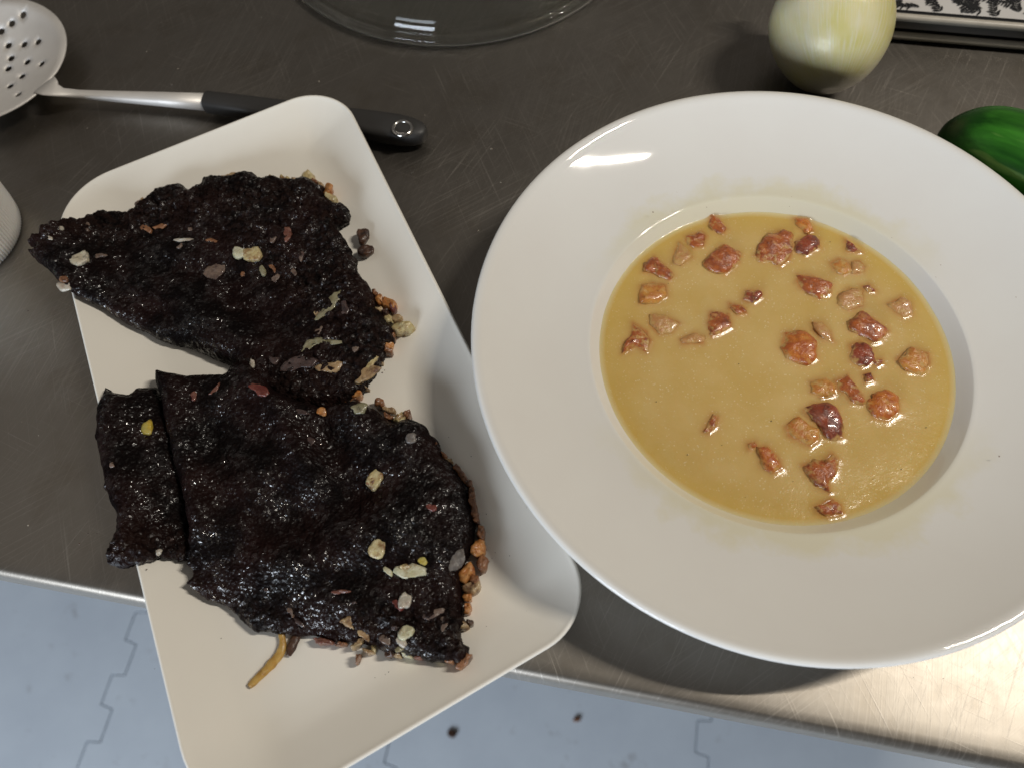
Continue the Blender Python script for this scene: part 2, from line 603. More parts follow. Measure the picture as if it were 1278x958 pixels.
def plate_ring(d, n=14):
    pts = []
    for k in range(4):
        c, p, q = corners[k], corners[k - 1], corners[(k + 1) % 4]
        u1, u2 = (p - c).normalized(), (q - c).normalized()
        half = math.acos(max(-1, min(1, u1.dot(u2)))) / 2
        r = CR[k]
        cen = c + (u1 + u2).normalized() * (r / math.sin(half))
        rr = max(r - d, 0.003)
        if r - d < rr:
            cen = c + (u1 + u2).normalized() * ((d + rr) / math.sin(half))
        n1 = Vector((u1.y, -u1.x)); n1 = n1 if n1.dot(c - cen) > 0 else -n1
        n2 = Vector((u2.y, -u2.x)); n2 = n2 if n2.dot(c - cen) > 0 else -n2
        a1, a2 = math.atan2(n1.y, n1.x), math.atan2(n2.y, n2.x)
        da = (a2 - a1 + math.pi) % (2 * math.pi) - math.pi
        for i in range(n + 1):
            a = a1 + da * i / n
            pts.append((cen.x + rr * math.cos(a), cen.y + rr * math.sin(a)))
    # straight sides subdivided so that shading stays even
    out = []
    for i in range(len(pts)):
        a, b = pts[i], pts[(i + 1) % len(pts)]
        out.append(a)
        if (i + 1) % (n + 1) == 0:
            for s in range(1, 12): out.append((a[0] + (b[0] - a[0]) * s / 12, a[1] + (b[1] - a[1]) * s / 12))
    return out


P_UP = bez([(0.0345, 0.0072), (0.029, 0.0076), (0.022, 0.0091), (0.015, 0.0118), (0.008, 0.0150), (0.003, 0.0174), (0.0012, 0.0185)], 5)
P_LIP = [(0.0006, 0.0188), (0.0, 0.0187), (-0.0005, 0.0181), (-0.0002, 0.0171), (0.001, 0.0160)]
P_DN = [(0.006, 0.0132), (0.014, 0.0092), (0.024, 0.0055), (0.032, 0.0030), (0.035, 0.0), (0.039, 0.0), (0.040, 0.0025)]


def plate_z(d):
    ds = np.array([p[0] for p in P_UP][::-1]); zs = np.array([p[1] for p in P_UP][::-1])
    return np.interp(d, ds, zs)


def build_plate():
    prof = P_UP + P_LIP + P_DN
    vs, fs = [], []
    for d, z in prof:
        r = plate_ring(d)
        vs += [(x, y, z) for x, y in r]
    n = len(plate_ring(0))
    for k in range(len(prof) - 1):
        for i in range(n):
            j = (i + 1) % n
            fs.append((k * n + i, k * n + j, (k + 1) * n + j, (k + 1) * n + i))
    fs.append(tuple(range(n))[::-1])
    fs.append(tuple(range((len(prof) - 1) * n, len(prof) * n)))
    return mesh_obj('rectangular_plate', vs, fs, M['plate'])


tag(build_plate(), 'long cream rectangular plate with rounded corners under the two black pancakes', 'plate')
PLATE_OUT = np.array(plate_ring(0.0))


# ------------------------------------------------------------------ soup bowl
def build_bowl():
    up = bez([(0.0001, 0.0070), (0.030, 0.0070), (0.060, 0.0078), (0.072, 0.0105), (0.0785, 0.0165), (0.0800, 0.0200), (0.0830, 0.0238), (0.0858, 0.0272),
              (0.0866, 0.0279), (0.0878, 0.0282)], 6)
    up += [(r, 0.0281 + 0.13 * (r - 0.0875) + 4.85 * (r - 0.0875) ** 2) for r in np.linspace(0.0885, 0.1340, 26)]
    lip = [(0.1352, 0.0455), (0.1366, 0.0462), (0.1382, 0.0465), (0.1395, 0.0462), (0.1402, 0.0452), (0.1400, 0.0440), (0.1388, 0.0430)]
    dn = bez([(0.1388, 0.0430), (0.130, 0.0388), (0.118, 0.0328), (0.104, 0.0268), (0.092, 0.0225), (0.085, 0.0170), (0.076, 0.0070), (0.066, 0.0028), (0.060, 0.0018)], 4)
    foot = [(0.058, 0.0), (0.054, 0.0), (0.053, 0.0022), (0.0001, 0.003)]
    vs, fs = lathe(up + lip + dn[1:] + foot, 160)
    fs = [f[::-1] for f in fs]
    o = mesh_obj('soup_bowl', [(x + BOWL_C.x, y + BOWL_C.y, z) for x, y, z in vs], fs, M['bowl'])
    return o


tag(build_bowl(), 'wide rimmed round white bowl holding yellow soup', 'bowl')

# bacon pieces in the soup: outline in photograph pixels (tile offset, scale 3.99), material, height above the soup, label
T7, T8, T11, T12 = (640, 240), (958, 240), (640, 480), (958, 480)
BACON = [
    (T7, [(985, 110), (1020, 125), (1062, 180), (1045, 205), (1000, 185), (980, 145)], 'rust', 2.2, 'narrow dark red bacon wedge nearest the upper inner wall of the bowl'),
    (T7, [(865, 220), (940, 195), (965, 215), (945, 270), (900, 275), (865, 240)], 'rust', 1.6, 'brownish pink bacon piece between the top red wedge and the pale curved piece'),
    (T7, [(830, 250), (850, 270), (888, 320), (840, 352), (800, 348), (812, 290)], 'faded', 1.0, 'pale curved bacon piece half sunk beside a browner one near the upper left wall'),
    (T7, [(1050, 265), (1132, 305), (1122, 345), (1060, 402), (985, 372), (962, 345), (1000, 300)], 'rust', 2.8, 'big rust red bacon cube with glossy lower edge in the upper soup'),
    (T7, [(705, 320), (780, 385), (797, 410), (780, 435), (720, 408), (655, 392), (663, 350)], 'rust', 2.2, 'reddish triangular bacon piece just above the golden square one at the left'),
    (T7, [(640, 465), (700, 452), (762, 460), (766, 515), (700, 548), (638, 548)], 'golden', 2.0, 'golden square bacon piece under the reddish triangular piece at the left'),
    (T7, [(690, 615), (760, 620), (832, 650), (790, 692), (730, 702), (690, 660)], 'faded', 0.7, 'faint pink bacon piece almost sunk in the soup beside the hooked piece'),
    (T7, [(600, 650), (665, 690), (687, 735), (665, 792), (612, 764), (550, 797), (558, 752), (592, 715)], 'rust', 1.4, 'hooked bacon piece lying farthest left in the soup'),
    (T7, [(838, 730), (900, 702), (952, 720), (947, 747), (880, 748), (845, 752)], 'faded', 0.9, 'small faded bacon scrap with a dark end beside the ridged cube'),
    (T7, [(985, 595), (1075, 605), (1087, 670), (1040, 695), (990, 714), (973, 650)], 'rust', 1.7, 'ridged pinkish bacon cube below the dark double piece in the middle left'),
    (T7, [(1080, 552), (1145, 565), (1162, 600), (1120, 604), (1083, 577)], 'rust', 1.4, 'small orange red bacon bit touching the lower left of a darker bit'),
    (T7, [(1163, 490), (1230, 490), (1242, 515), (1200, 548), (1148, 532)], 'maroon', 2.0, 'dark red bacon bit with shiny tip touching a small orange bit'),
    (T8, [(133, 130), (200, 134), (227, 190), (195, 207), (158, 170)], 'amber', 1.9, 'orange bacon bit at the upper wall above the purple cube'),
    (T8, [(-60, 312), (-40, 280), (8, 215), (70, 192), (115, 213), (126, 290), (105, 335), (65, 364), (15, 332), (-30, 336)], 'rust', 2.0, 'large lumpy reddish bacon clump to the left of the purple cube'),
    (T8, [(138, 250), (205, 212), (250, 234), (258, 270), (190, 312), (138, 292)], 'maroon', 2.6, 'purple brown bacon cube beside the large lumpy clump'),
    (T8, [(388, 234), (425, 264), (467, 296), (400, 292)], 'maroon', 1.6, 'thin dark brown bacon wedge closest to the upper right wall'),
    (T8, [(318, 350), (360, 330), (402, 345), (421, 385), (380, 406), (338, 387)], 'golden', 1.2, 'soft orange bacon bit joined to a paler one below the dark brown wedge'),
    (T8, [(420, 345), (460, 340), (487, 370), (470, 397), (423, 397)], 'faded', 1.0, 'pale beige bacon bit joined to the right of a soft orange one'),
    (T8, [(153, 410), (230, 420), (317, 455), (311, 500), (250, 517), (180, 482), (148, 450)], 'rust', 2.1, 'oblong red orange bacon piece under the purple cube'),
    (T8, [(363, 510), (420, 480), (477, 490), (470, 562), (405, 582), (363, 550)], 'faded', 0.8, 'pinkish faded bacon piece with a small dark bit at its corner'),
    (T8, [(475, 467), (510, 460), (537, 490), (500, 492)], 'maroon', 1.2, 'tiny dark bacon bit at the corner of the pinkish faded piece'),
    (T8, [(603, 555), (670, 525), (712, 550), (722, 602), (680, 617), (638, 592)], 'faded', 1.2, 'peach coloured triangular bacon piece alone near the right wall'),
    (T8, [(408, 650), (470, 600), (530, 630), (602, 690), (560, 738), (520, 748), (468, 702), (418, 682)], 'rust', 3.0, 'large tilted red brown bacon slab with a bright lower edge'),
    (T8, [(233, 650), (270, 650), (312, 700), (327, 740), (270, 718), (233, 682)], 'faded', 0.9, 'thin pointed pale bacon sliver right of the bright orange lump'),
    (T8, [(88, 700), (190, 698), (232, 740), (242, 822), (190, 842), (110, 822), (73, 770)], 'amber', 3.2, 'bright orange bacon lump in the middle of the soup with a raised corner'),
    (T8, [(414, 760), (465, 743), (512, 780), (532, 832), (470, 868), (418, 832)], 'maroon', 2.3, 'shiny wine red bacon lump under the large tilted slab'),
    (T8, [(533, 830), (570, 833), (575, 848), (550, 862), (530, 850)], 'maroon', 1.2, 'speck of red bacon beside the wine red lump'),
    (T8, [(478, 905), (510, 898), (527, 930), (492, 944)], 'maroon', 1.8, 'small round dark bacon bead above the orange ball'),
    (T8, [(648, 830), (720, 775), (802, 800), (808, 850), (770, 894), (700, 882)], 'golden', 1.9, 'golden rounded bacon piece ringed by soup close to the right wall'),
    (T12, [(218, -15), (290, -27), (338, 0), (328, 42), (270, 57), (223, 32)], 'golden', 1.9, 'amber translucent bacon piece touching a red arched piece'),
    (T12, [(340, -20), (400, -47), (432, 0), (472, 50), (482, 87), (420, 82), (398, 47), (350, 20)], 'rust', 1.8, 'red arched bacon piece between the amber piece and the orange ball'),
    (T12, [(498, 90), (530, 45), (590, 30), (647, 65), (653, 130), (600, 172), (530, 157)], 'amber', 3.0, 'round orange bacon ball with a white glint'),
    (T12, [(183, 125), (230, 95), (300, 92), (345, 118), (357, 180), (372, 257), (290, 252), (263, 200), (218, 160)], 'maroon', 3.2, 'darkest bacon chunk with a nearly black burnt end'),
    (T12, [(93, 210), (150, 165), (200, 200), (247, 225), (252, 272), (210, 302), (160, 277), (108, 252)], 'golden', 1.7, 'honey coloured bacon piece tucked under the darkest chunk'),
    (T11, [(998, 150), (1022, 155), (1010, 207), (975, 237), (953, 230), (978, 180)], 'rust', 1.1, 'slim lone reddish bacon sliver in the lower left part of the soup'),
    (T12, [(-46, 312), (2, 308), (58, 368), (72, 410), (26, 434), (-24, 400)], 'amber', 2.3, 'orange red bacon lump with a shiny tip beside a small red crumb'),
    (T12, [(-95, 290), (-58, 285), (-54, 306), (-90, 314)], 'rust', 1.2, 'small red bacon crumb at the upper left of an orange red lump'),
    (T12, [(178, 400), (235, 378), (275, 385), (320, 338), (347, 365), (332, 430), (300, 480), (312, 532), (270, 512), (213, 452)], 'rust', 1.9, 'forked rust coloured bacon piece just above the lowest piece'),
    (T12, [(243, 607), (320, 566), (362, 595), (374, 637), (300, 652), (248, 627)], 'rust', 1.7, 'red bacon piece lowest of all in the soup'),
]


def resample(poly, n):
    p = np.array(poly, float)
    q = np.vstack([p, p[:1]])
    s = np.r_[0, np.cumsum(np.linalg.norm(np.diff(q, axis=0), axis=1))]
    u = np.linspace(0, s[-1], n, endpoint=False)
    return np.c_[np.interp(u, s, q[:, 0]), np.interp(u, s, q[:, 1])]


def chunk(name, poly, z0, h, material, seed=0, n=18, rough=0.12, parent=None, under=0.5, flat=0.0, slope=None, grow=1.0, dome=False):
    """irregular solid lump over an outline, its waist at z0, its top at z0 + h"""
    P = resample(poly, n)
    P = 0.84 * P + 0.08 * np.roll(P, 1, 0) + 0.08 * np.roll(P, -1, 0)
    c = P.mean(0)
    P = c + (P - c) * grow
    size = np.abs(P - c).max()
    if sum((P[i][0] * P[(i + 1) % n][1] - P[(i + 1) % n][0] * P[i][1]) for i in range(n)) < 0: P = P[::-1]
    rings = [(0.95, -under), (1.05, -0.15), (0.97, 0.30), (0.86, 0.68), (0.66, 0.95), (0.34, 1.04)] if dome else [(0.82, -under), (1.0, 0.0), (1.0, 0.50), (0.93, 0.88), (0.78, 1.02), (0.40, 1.05)]
    vs = []
    for s, k in rings:
        for x, y in P:
            px, py = c[0] + (x - c[0]) * s, c[1] + (y - c[1]) * s
            z = z0 + h * k
            v = Vector((px, py, z))
            q = mnoise.noise_vector(Vector((px / size * 1.3 + seed * 3.1, py / size * 1.3, k * 0.8 + seed)))
            q2 = mnoise.noise_vector(Vector((px / size * 3.7 + seed * 5.1, py / size * 3.7, k * 1.9)))
            amp = rough * size
            v += Vector((q.x, q.y, 0)) * amp + Vector((q2.x, q2.y, 0)) * amp * 0.45
            if k > 0.2: v.z += (q.z * 0.5 + q2.z * 0.3) * h * (0.8 - flat * 0.6)
            if slope: v.z += slope[0] * (v.x - c[0]) + slope[1] * (v.y - c[1])
            vs.append(v)
    top = len(vs)
    tz = z0 + h * 1.04
    vs.append(Vector((c[0], c[1], tz)))
    vs.append(Vector((c[0], c[1], z0 - h * under + (0 if not slope else 0))))
    fs = []
    for k in range(len(rings) - 1):
        for i in range(n):
            j = (i + 1) % n
            fs.append((k * n + i, k * n + j, (k + 1) * n + j, (k + 1) * n + i))
    L = (len(rings) - 1) * n
    for i in range(n):
        j = (i + 1) % n
        fs.append((L + i, L + j, top))
        fs.append((j, i, top + 1))
    return mesh_obj(name, vs, fs, material, parent)


bacon_world = []
for k, (off, pts, mk, h, lab) in enumerate(BACON):
    wp = [at(off[0] + x / 3.99, off[1] + y / 3.99, SOUP_Z + 0.001).xy for x, y in pts]
    wp = [(p.x, p.y) for p in wp]
    bacon_world.append((wp, h))
    o = chunk('bacon_piece', wp, SOUP_Z + 0.0002, max(h, 1.2) * 0.00096, M[mk], seed=k, n=26, rough=0.17, under=1.0, dome=True, grow=1.10, slope=(rng.uniform(-.12, .12), rng.uniform(-.12, .12)))
    tag(o, lab, 'bacon', 'fried bacon pieces floating in the soup')


def build_soup():
    step = 0.00075
    R = 0.0822
    g = np.arange(-R - step, R + step, step)
    X, Y = np.meshgrid(g, g, indexing='ij')
    rr = np.hypot(X, Y)
    keep = rr < R + step
    Z = np.full(X.shape, SOUP_Z)
    Z += 0.0008 * np.exp(-np.maximum(R - rr, 0) / 0.0012)
    Z += 0.00022 * vnoise(X * 55, Y * 55, 3) + 0.00010 * vnoise(X * 190, Y * 190, 4)
    P = np.c_[X.ravel() + BOWL_C.x, Y.ravel() + BOWL_C.y]
    add = np.zeros(len(P))
    sunk = np.zeros(len(P))
    for wp, h in bacon_world:
        a = np.array(wp); lo, hi = a.min(0) - 0.009, a.max(0) + 0.009
        m = (P[:, 0] > lo[0]) & (P[:, 0] < hi[0]) & (P[:, 1] > lo[1]) & (P[:, 1] < hi[1])
        if not m.any(): continue
        d, _ = poly_sdf(P[m], wp)
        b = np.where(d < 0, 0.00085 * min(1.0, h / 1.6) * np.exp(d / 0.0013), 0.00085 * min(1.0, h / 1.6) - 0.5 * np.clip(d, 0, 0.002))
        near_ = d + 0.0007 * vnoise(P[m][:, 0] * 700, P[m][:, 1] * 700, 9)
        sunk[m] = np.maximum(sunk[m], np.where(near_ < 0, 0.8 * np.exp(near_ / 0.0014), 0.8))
        add[m] = np.where(np.abs(b) > np.abs(add[m]), b, add[m])
    Z += add.reshape(Z.shape)
    s = np.minimum(1, R / np.maximum(rr, 1e-9))
    X2, Y2 = X * s + BOWL_C.x, Y * s + BOWL_C.y
    idx = -np.ones(X.shape, int)
    idx[keep] = np.arange(keep.sum())
    vs = np.c_[X2[keep], Y2[keep], Z[keep]]
    a, b, c, d = idx[:-1, :-1], idx[1:, :-1], idx[1:, 1:], idx[:-1, 1:]
    ok = (a >= 0) & (b >= 0) & (c >= 0) & (d >= 0)
    fs = np.c_[a[ok], b[ok], c[ok], d[ok]]
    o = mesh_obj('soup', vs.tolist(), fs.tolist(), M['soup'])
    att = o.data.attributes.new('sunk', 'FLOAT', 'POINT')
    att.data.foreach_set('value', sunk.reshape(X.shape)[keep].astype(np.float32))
    return o


tag(build_soup(), 'thick pale yellow soup filling the well of the white bowl', 'soup')

# ------------------------------------------------------------------ black pancakes
UPPER = [(34, 313), (50, 312), (35, 306), (37.6, 300), (47.6, 295), (61, 286), (73, 279), (94, 275), (103, 276), (110, 270), (130, 262.5),
         (140, 265), (165, 265), (170, 260), (185, 250), (193, 237), (208, 233), (225, 233), (240, 239), (250, 236), (260, 223), (276, 222),
         (296, 218), (308, 215), (320, 219), (325, 225), (335, 221), (348, 223), (370, 226), (376, 222), (388, 224), (395, 231), (405, 236),
         (406, 248), (420, 255), (433, 257), (439, 267), (436, 279), (424, 285), (424, 293), (430, 300), (438, 309), (442, 318), (448, 326),
         (445, 335), (455, 350), (463, 364), (468, 378), (471, 390), (483, 403), (493, 415), (492, 427), (481, 429), (480, 440), (473, 455),
         (468, 473), (458, 482), (446, 494), (438, 504), (420, 508), (400, 514), (378, 513), (345, 508), (320, 490), (300, 468), (286, 453), (271, 449),
         (248, 440), (233, 434), (200, 425), (183, 415), (160, 402), (140, 390), (118, 378), (100, 369), (89, 363), (71, 350), (60, 340), (48, 328), (38, 319)]
LOWER = [(197, 463), (208, 468), (220, 467), (238, 469), (253, 467), (283, 467), (291, 456), (311, 450), (325, 464), (345, 486), (370, 500),
         (400, 508), (425, 506), (442, 501), (458, 503), (470, 510), (478, 519), (493, 528), (510, 523), (530, 531), (538, 543), (548, 550), (551, 563),
         (551, 570), (563, 578), (571, 590), (585, 608), (588, 625), (592, 643), (595, 653), (591, 673), (585, 693), (573, 715), (578, 738),
         (580, 755), (578, 770), (588, 778), (573, 788), (576, 796), (587, 804), (588, 816), (575, 828), (560, 823), (545, 825), (530, 820), (513, 821),
         (495, 815), (483, 818), (475, 810), (460, 803), (440, 800), (420, 800), (395, 793), (370, 793), (345, 789), (320, 787), (296, 769), (271, 754),
         (251, 745), (228, 728), (236, 716), (228, 706), (233, 690), (234, 670), (232, 642), (228, 615), (217, 580), (208, 538), (201, 505), (197, 482)]
FLAP = [(131, 481), (136, 487), (153, 492), (163, 493), (173, 485), (197, 482), (215, 500), (235, 560), (255, 640), (258, 690), (245, 704), (225, 700), (213, 697),
        (200, 694), (185, 701), (173, 701), (153, 709), (140, 703), (133, 695), (140, 680), (147, 663), (147, 640), (137, 625), (135, 615), (128, 610), (130, 600),
        (123, 570), (119, 543), (120, 513), (125, 500), (130, 490)]


def line_dist(P, pts):
    best = np.full(len(P), 1e9)
    for a, b in zip(pts[:-1], pts[1:]):
        a, b = np.array(a), np.array(b)
        t = np.clip(((P - a) @ (b - a)) / ((b - a) @ (b - a)), 0, 1)
        best = np.minimum(best, np.linalg.norm(P - (a + t[:, None] * (b - a)), axis=1))
    return best


def pl(pts, z=0.02): return [tuple(at(x, y, z).xy) for x, y in pts]


def plate_floor(P):
    d, _ = poly_sdf(P, PLATE_OUT)
    z = plate_z(np.clip(d, 0.001, 0.034))
    return np.maximum(z, 0.0072)


class Pancake:
    def __init__(s, name, poly, T, w, seed, step, parent, raise_fn=None, feat_fn=None, crumb_fn=None, wfn=None, zpx=0.018, amp=1.0):
        out = []
        for x, y in poly:
            zz = 0.012
            for _ in range(8):
                p = np.array([[*at(x, y, zz).xy]])
                zz = 0.5 * zz + 0.5 * float(plate_floor(p)[0] + 0.42 * T + (raise_fn(p)[0] if raise_fn else 0))
            out.append(tuple(at(x, y, zz).xy))
        out = np.array(out)
        n = int(np.linalg.norm(np.diff(np.vstack([out, out[:1]]), axis=0), axis=1).sum() / 0.0011)
        q = resample(out, n)
        q = 0.5 * q + 0.25 * np.roll(q, 1, 0) + 0.25 * np.roll(q, -1, 0)
        tan = np.roll(q, -1, 0) - np.roll(q, 1, 0)
        nor = np.c_[-tan[:, 1], tan[:, 0]] / np.linalg.norm(tan, axis=1)[:, None]
        cr = crumb_fn(q) if crumb_fn else np.ones(len(q))
        k = (0.0010 * vnoise(q[:, 0] * 420, q[:, 1] * 420, seed) + 0.0016 * vnoise(q[:, 0] * 190, q[:, 1] * 190, seed + 5)) * (0.4 + 1.1 * cr) + 0.0013 * vnoise(q[:, 0] * 800, q[:, 1] * 800, seed + 15) * cr
        k = k + 0.0018 * vnoise(q[:, 0] * 75, q[:, 1] * 75, seed + 25)
        q = q + nor * k[:, None]
        s.out = q
        lo, hi = q.min(0) - step, q.max(0) + step
        gx, gy = np.arange(lo[0], hi[0] + step, step), np.arange(lo[1], hi[1] + step, step)
        s.gx, s.gy, s.step = gx, gy, step
        X, Y = np.meshgrid(gx, gy, indexing='ij')
        P = np.c_[X.ravel(), Y.ravel()]
        d, near = poly_sdf(P, q)
        use = d > -0.75 * step
        Pn = np.where((d < 0)[:, None] & use[:, None], near, P)
        d2 = np.maximum(d, 0)
        base = plate_floor(Pn)
        if raise_fn: base = base + raise_fn(Pn)
        ww = w + (wfn(Pn) if wfn else 0)
        u = np.clip(d2 / ww, 0, 1)
        h = T * (0.30 + 0.70 * np.sqrt(np.clip(1 - (1 - u) ** 2, 0, 1)))
        if feat_fn: h = h + feat_fn(Pn) * smoothstep(0, 0.006, d2)
        h += (0.0015 * vnoise(P[:, 0] * 62, P[:, 1] * 62, seed + 1) + 0.0009 * vnoise(P[:, 0] * 130, P[:, 1] * 130, seed + 21)) * smoothstep(0, 0.004, d2)
        s.H = (base + h).reshape(X.shape)
        s.mask = use.reshape(X.shape)
        cr = crumb_fn(Pn) if crumb_fn else np.ones(len(P))
        x, y = P[:, 0], P[:, 1]
        fine = 0.0008 * vnoise(x * 300, y * 300, seed + 2) + 0.0013 * (0.5 - worley(x * 420, y * 420, seed + 3)) + 0.0010 * (0.5 - worley(x * 760, y * 760, seed + 4))
        big = 0.0030 * (0.55 - worley(x * 230, y * 230, seed + 6)) + 0.0018 * vnoise(x * 420, y * 420, seed + 7)
        Z = base + h + amp * (fine * (0.40 + 0.6 * cr) + big * cr)
        jx = (0.0005 * vnoise(x * 500, y * 500, seed + 8)) * (0.3 + cr); jy = (0.0005 * vnoise(x * 500, y * 500, seed + 9)) * (0.3 + cr)
        idx = -np.ones(X.shape, int)
        m = s.mask
        nv = m.sum(); idx[m] = np.arange(nv)
        mm = m.ravel()
        top = np.c_[(Pn[:, 0] + jx)[mm], (Pn[:, 1] + jy)[mm], Z[mm]]
        cxy = top[:, :2]
        inn = np.where((d2[mm] < 0.003)[:, None], (near[mm] - cxy), 0)
        bot = np.c_[cxy[:, 0], cxy[:, 1], np.minimum(base[mm] + 0.0004, top[:, 2] - 0.001)]
        # pull the underside in a little at the edge
        g = (P[mm] - near[mm]); ln = np.maximum(np.linalg.norm(g, axis=1), 1e-6)
        sgn = np.where(d[mm] >= 0, 1, -1)
        edge = d2[mm] < step * 1.2
        bot[edge, 0] += (g[:, 0] / ln * sgn * 0.0012)[edge]
        bot[edge, 1] += (g[:, 1] / ln * sgn * 0.0012)[edge]
        a, b, c, e = idx[:-1, :-1], idx[1:, :-1], idx[1:, 1:], idx[:-1, 1:]
        ok = (a >= 0) & (b >= 0) & (c >= 0) & (e >= 0)
        f = np.c_[a[ok], b[ok], c[ok], e[ok]]
        fb = f[:, ::-1] + nv
        # side walls
        from_edges = {}
        e1 = np.vstack([f[:, [0, 1]], f[:, [1, 2]], f[:, [2, 3]], f[:, [3, 0]]])
        key = np.sort(e1, 1); kk = key[:, 0].astype(np.int64) * (nv + 1) + key[:, 1]
        uq, inv, cnt = np.unique(kk, return_inverse=True, return_counts=True)
        be = e1[cnt[inv] == 1]
        side = np.c_[be[:, 1], be[:, 0], be[:, 0] + nv, be[:, 1] + nv]
        V = np.vstack([top, bot])
        F = np.vstack([f, fb, side])
        used = np.unique(F)
        remap = -np.ones(len(V), int); remap[used] = np.arange(len(used))
        V = V[used]; F = remap[F]
        s.o = mesh_obj(name, V.tolist(), F.tolist(), M['pancake'], parent)
        att = s.o.data.attributes.new('crumb', 'FLOAT', 'POINT')
        cc = np.r_[cr[mm], cr[mm]][used]
        att.data.foreach_set('value', cc.astype(np.float32))

    def z(s, x, y):
        i = int(round((x - s.gx[0]) / s.step)); j = int(round((y - s.gy[0]) / s.step))
        i = min(max(i, 0), len(s.gx) - 1); j = min(max(j, 0), len(s.gy) - 1)
        return float(s.H[i, j])

    def on(s, px, py, dz=0.0):
        z = 0.02
        for _ in range(8):
            p = at(px, py, z)
            z = 0.5 * z + 0.5 * (s.z(p.x, p.y) + dz)
        return at(px, py, z)


STEP = 0.00052
up_root = empty('black_pancake', at(260, 340, 0.0085), 'upper black crumbly pancake, triangular, its tip overhanging the left plate edge', 'pancake', 'black pancakes on the cream plate')
low_root = empty('black_pancake', at(400, 650, 0.0085), 'lower black pancake, larger and glossier, with a flap folded at its left', 'pancake', 'black pancakes on the cream plate')


def gauss(P, px, py, sx, sy, ang, amp):
    amp = amp * 1.3
    c = at(px, py, 0.02); dx, dy = P[:, 0] - c.x, P[:, 1] - c.y
    a = math.radians(ang); u, v = dx * math.cos(a) + dy * math.sin(a), -dx * math.sin(a) + dy * math.cos(a)
    return amp * np.exp(-0.5 * ((u / sx) ** 2 + (v / sy) ** 2))


def up_feat(P):
    f = gauss(P, 230, 300, 0.022, 0.012, 20, 0.0015) + gauss(P, 350, 270, 0.02, 0.015, 0, 0.003) + gauss(P, 270, 400, 0.022, 0.007, -28, 0.003)
    f += gauss(P, 400, 440, 0.02, 0.016, 0, 0.003) - gauss(P, 330, 400, 0.02, 0.008, -30, 0.002) + gauss(P, 440, 380, 0.012, 0.02, 30, 0.002)
    f += gauss(P, 180, 350, 0.02, 0.006, -25, 0.0015) - gauss(P, 250, 335, 0.03, 0.004, -5, 0.0015)
    return f


def up_crumb(P):
    top = line_dist(P, pl([(60, 290), (150, 275), (230, 250), (310, 240), (400, 255), (430, 330), (470, 400), (450, 470), (380, 470)]))
    c = np.exp(-(top / 0.017) ** 2)
    c = np.maximum(c, 0.9 * np.exp(-(line_dist(P, pl([(300, 260), (370, 330), (420, 400), (430, 450)])) / 0.016) ** 2))
    smooth_ = np.exp(-(line_dist(P, pl([(130, 345), (220, 390), (300, 420)])) / 0.014) ** 2)
    return np.clip(c - 0.5 * smooth_, 0.02, 1)


def low_raise(P):
    return 0.0065 * np.exp(-(line_dist(P, pl([(200, 480), (208, 538), (217, 580), (230, 640), (233, 690)])) / 0.013) ** 2) \
        + 0.004 * np.exp(-(line_dist(P, pl([(320, 470), (360, 496), (430, 504)])) / 0.012) ** 2)


def low_feat(P):
    f = gauss(P, 300, 600, 0.017, 0.012, 20, 0.0040) + gauss(P, 370, 555, 0.024, 0.0045, -58, 0.0042)
    f += gauss(P, 470, 660, 0.022, 0.010, 22, 0.0040) + gauss(P, 500, 560, 0.016, 0.013, -30, 0.0025)
    f -= gauss(P, 400, 640, 0.03, 0.006, 25, 0.0028) + gauss(P, 420, 560, 0.02, 0.006, -60, 0.0025) + gauss(P, 265, 560, 0.018, 0.006, -70, 0.0018)
    f -= gauss(P, 430, 720, 0.03, 0.005, 10, 0.0020)
    f += gauss(P, 530, 700, 0.014, 0.008, 15, 0.0018) + gauss(P, 260, 505, 0.015, 0.009, 0, 0.0022) + gauss(P, 350, 700, 0.025, 0.007, -25, 0.0030)
    return f


def low_crumb(P):
    c = np.exp(-(line_dist(P, pl([(440, 790), (500, 785), (560, 780), (570, 810)])) / 0.011) ** 2)
    c = np.maximum(c, 0.5 * np.exp(-(line_dist(P, pl([(220, 715), (300, 760), (380, 785)])) / 0.007) ** 2))
    return np.clip(c, 0.10, 1)


def low_w(P):
    return 0.016 * np.exp(-(line_dist(P, pl([(250, 730), (320, 770), (400, 790)])) / 0.016) ** 2) + 0.006 * np.exp(-(line_dist(P, pl([(545, 560), (590, 640)])) / 0.012) ** 2)


def flap_crumb(P):
    return np.clip(np.exp(-(line_dist(P, pl([(145, 695), (190, 680), (240, 690)])) / 0.013) ** 2), 0.08, 1)


def flap_feat(P):
    return gauss(P, 180, 540, 0.012, 0.014, 0, 0.0015) - gauss(P, 215, 655, 0.014, 0.008, 0, 0.004) + gauss(P, 175, 650, 0.008, 0.014, 0, 0.002)


UP = Pancake('upper_batter', UPPER, 0.0105, 0.007, 11, STEP, up_root, None, up_feat, up_crumb)
UP.o.name = 'batter'
FL = Pancake('folded_flap', FLAP, 0.0100, 0.008, 31, STEP, low_root, None, flap_feat, flap_crumb, lambda P: 0.008 * np.exp(-(line_dist(P, pl([(122, 520), (140, 630)])) / 0.01) ** 2))
LO = Pancake('batter', LOWER, 0.0125, 0.007, 51, STEP, low_root, low_raise, low_feat, low_crumb, low_w, 0.019)


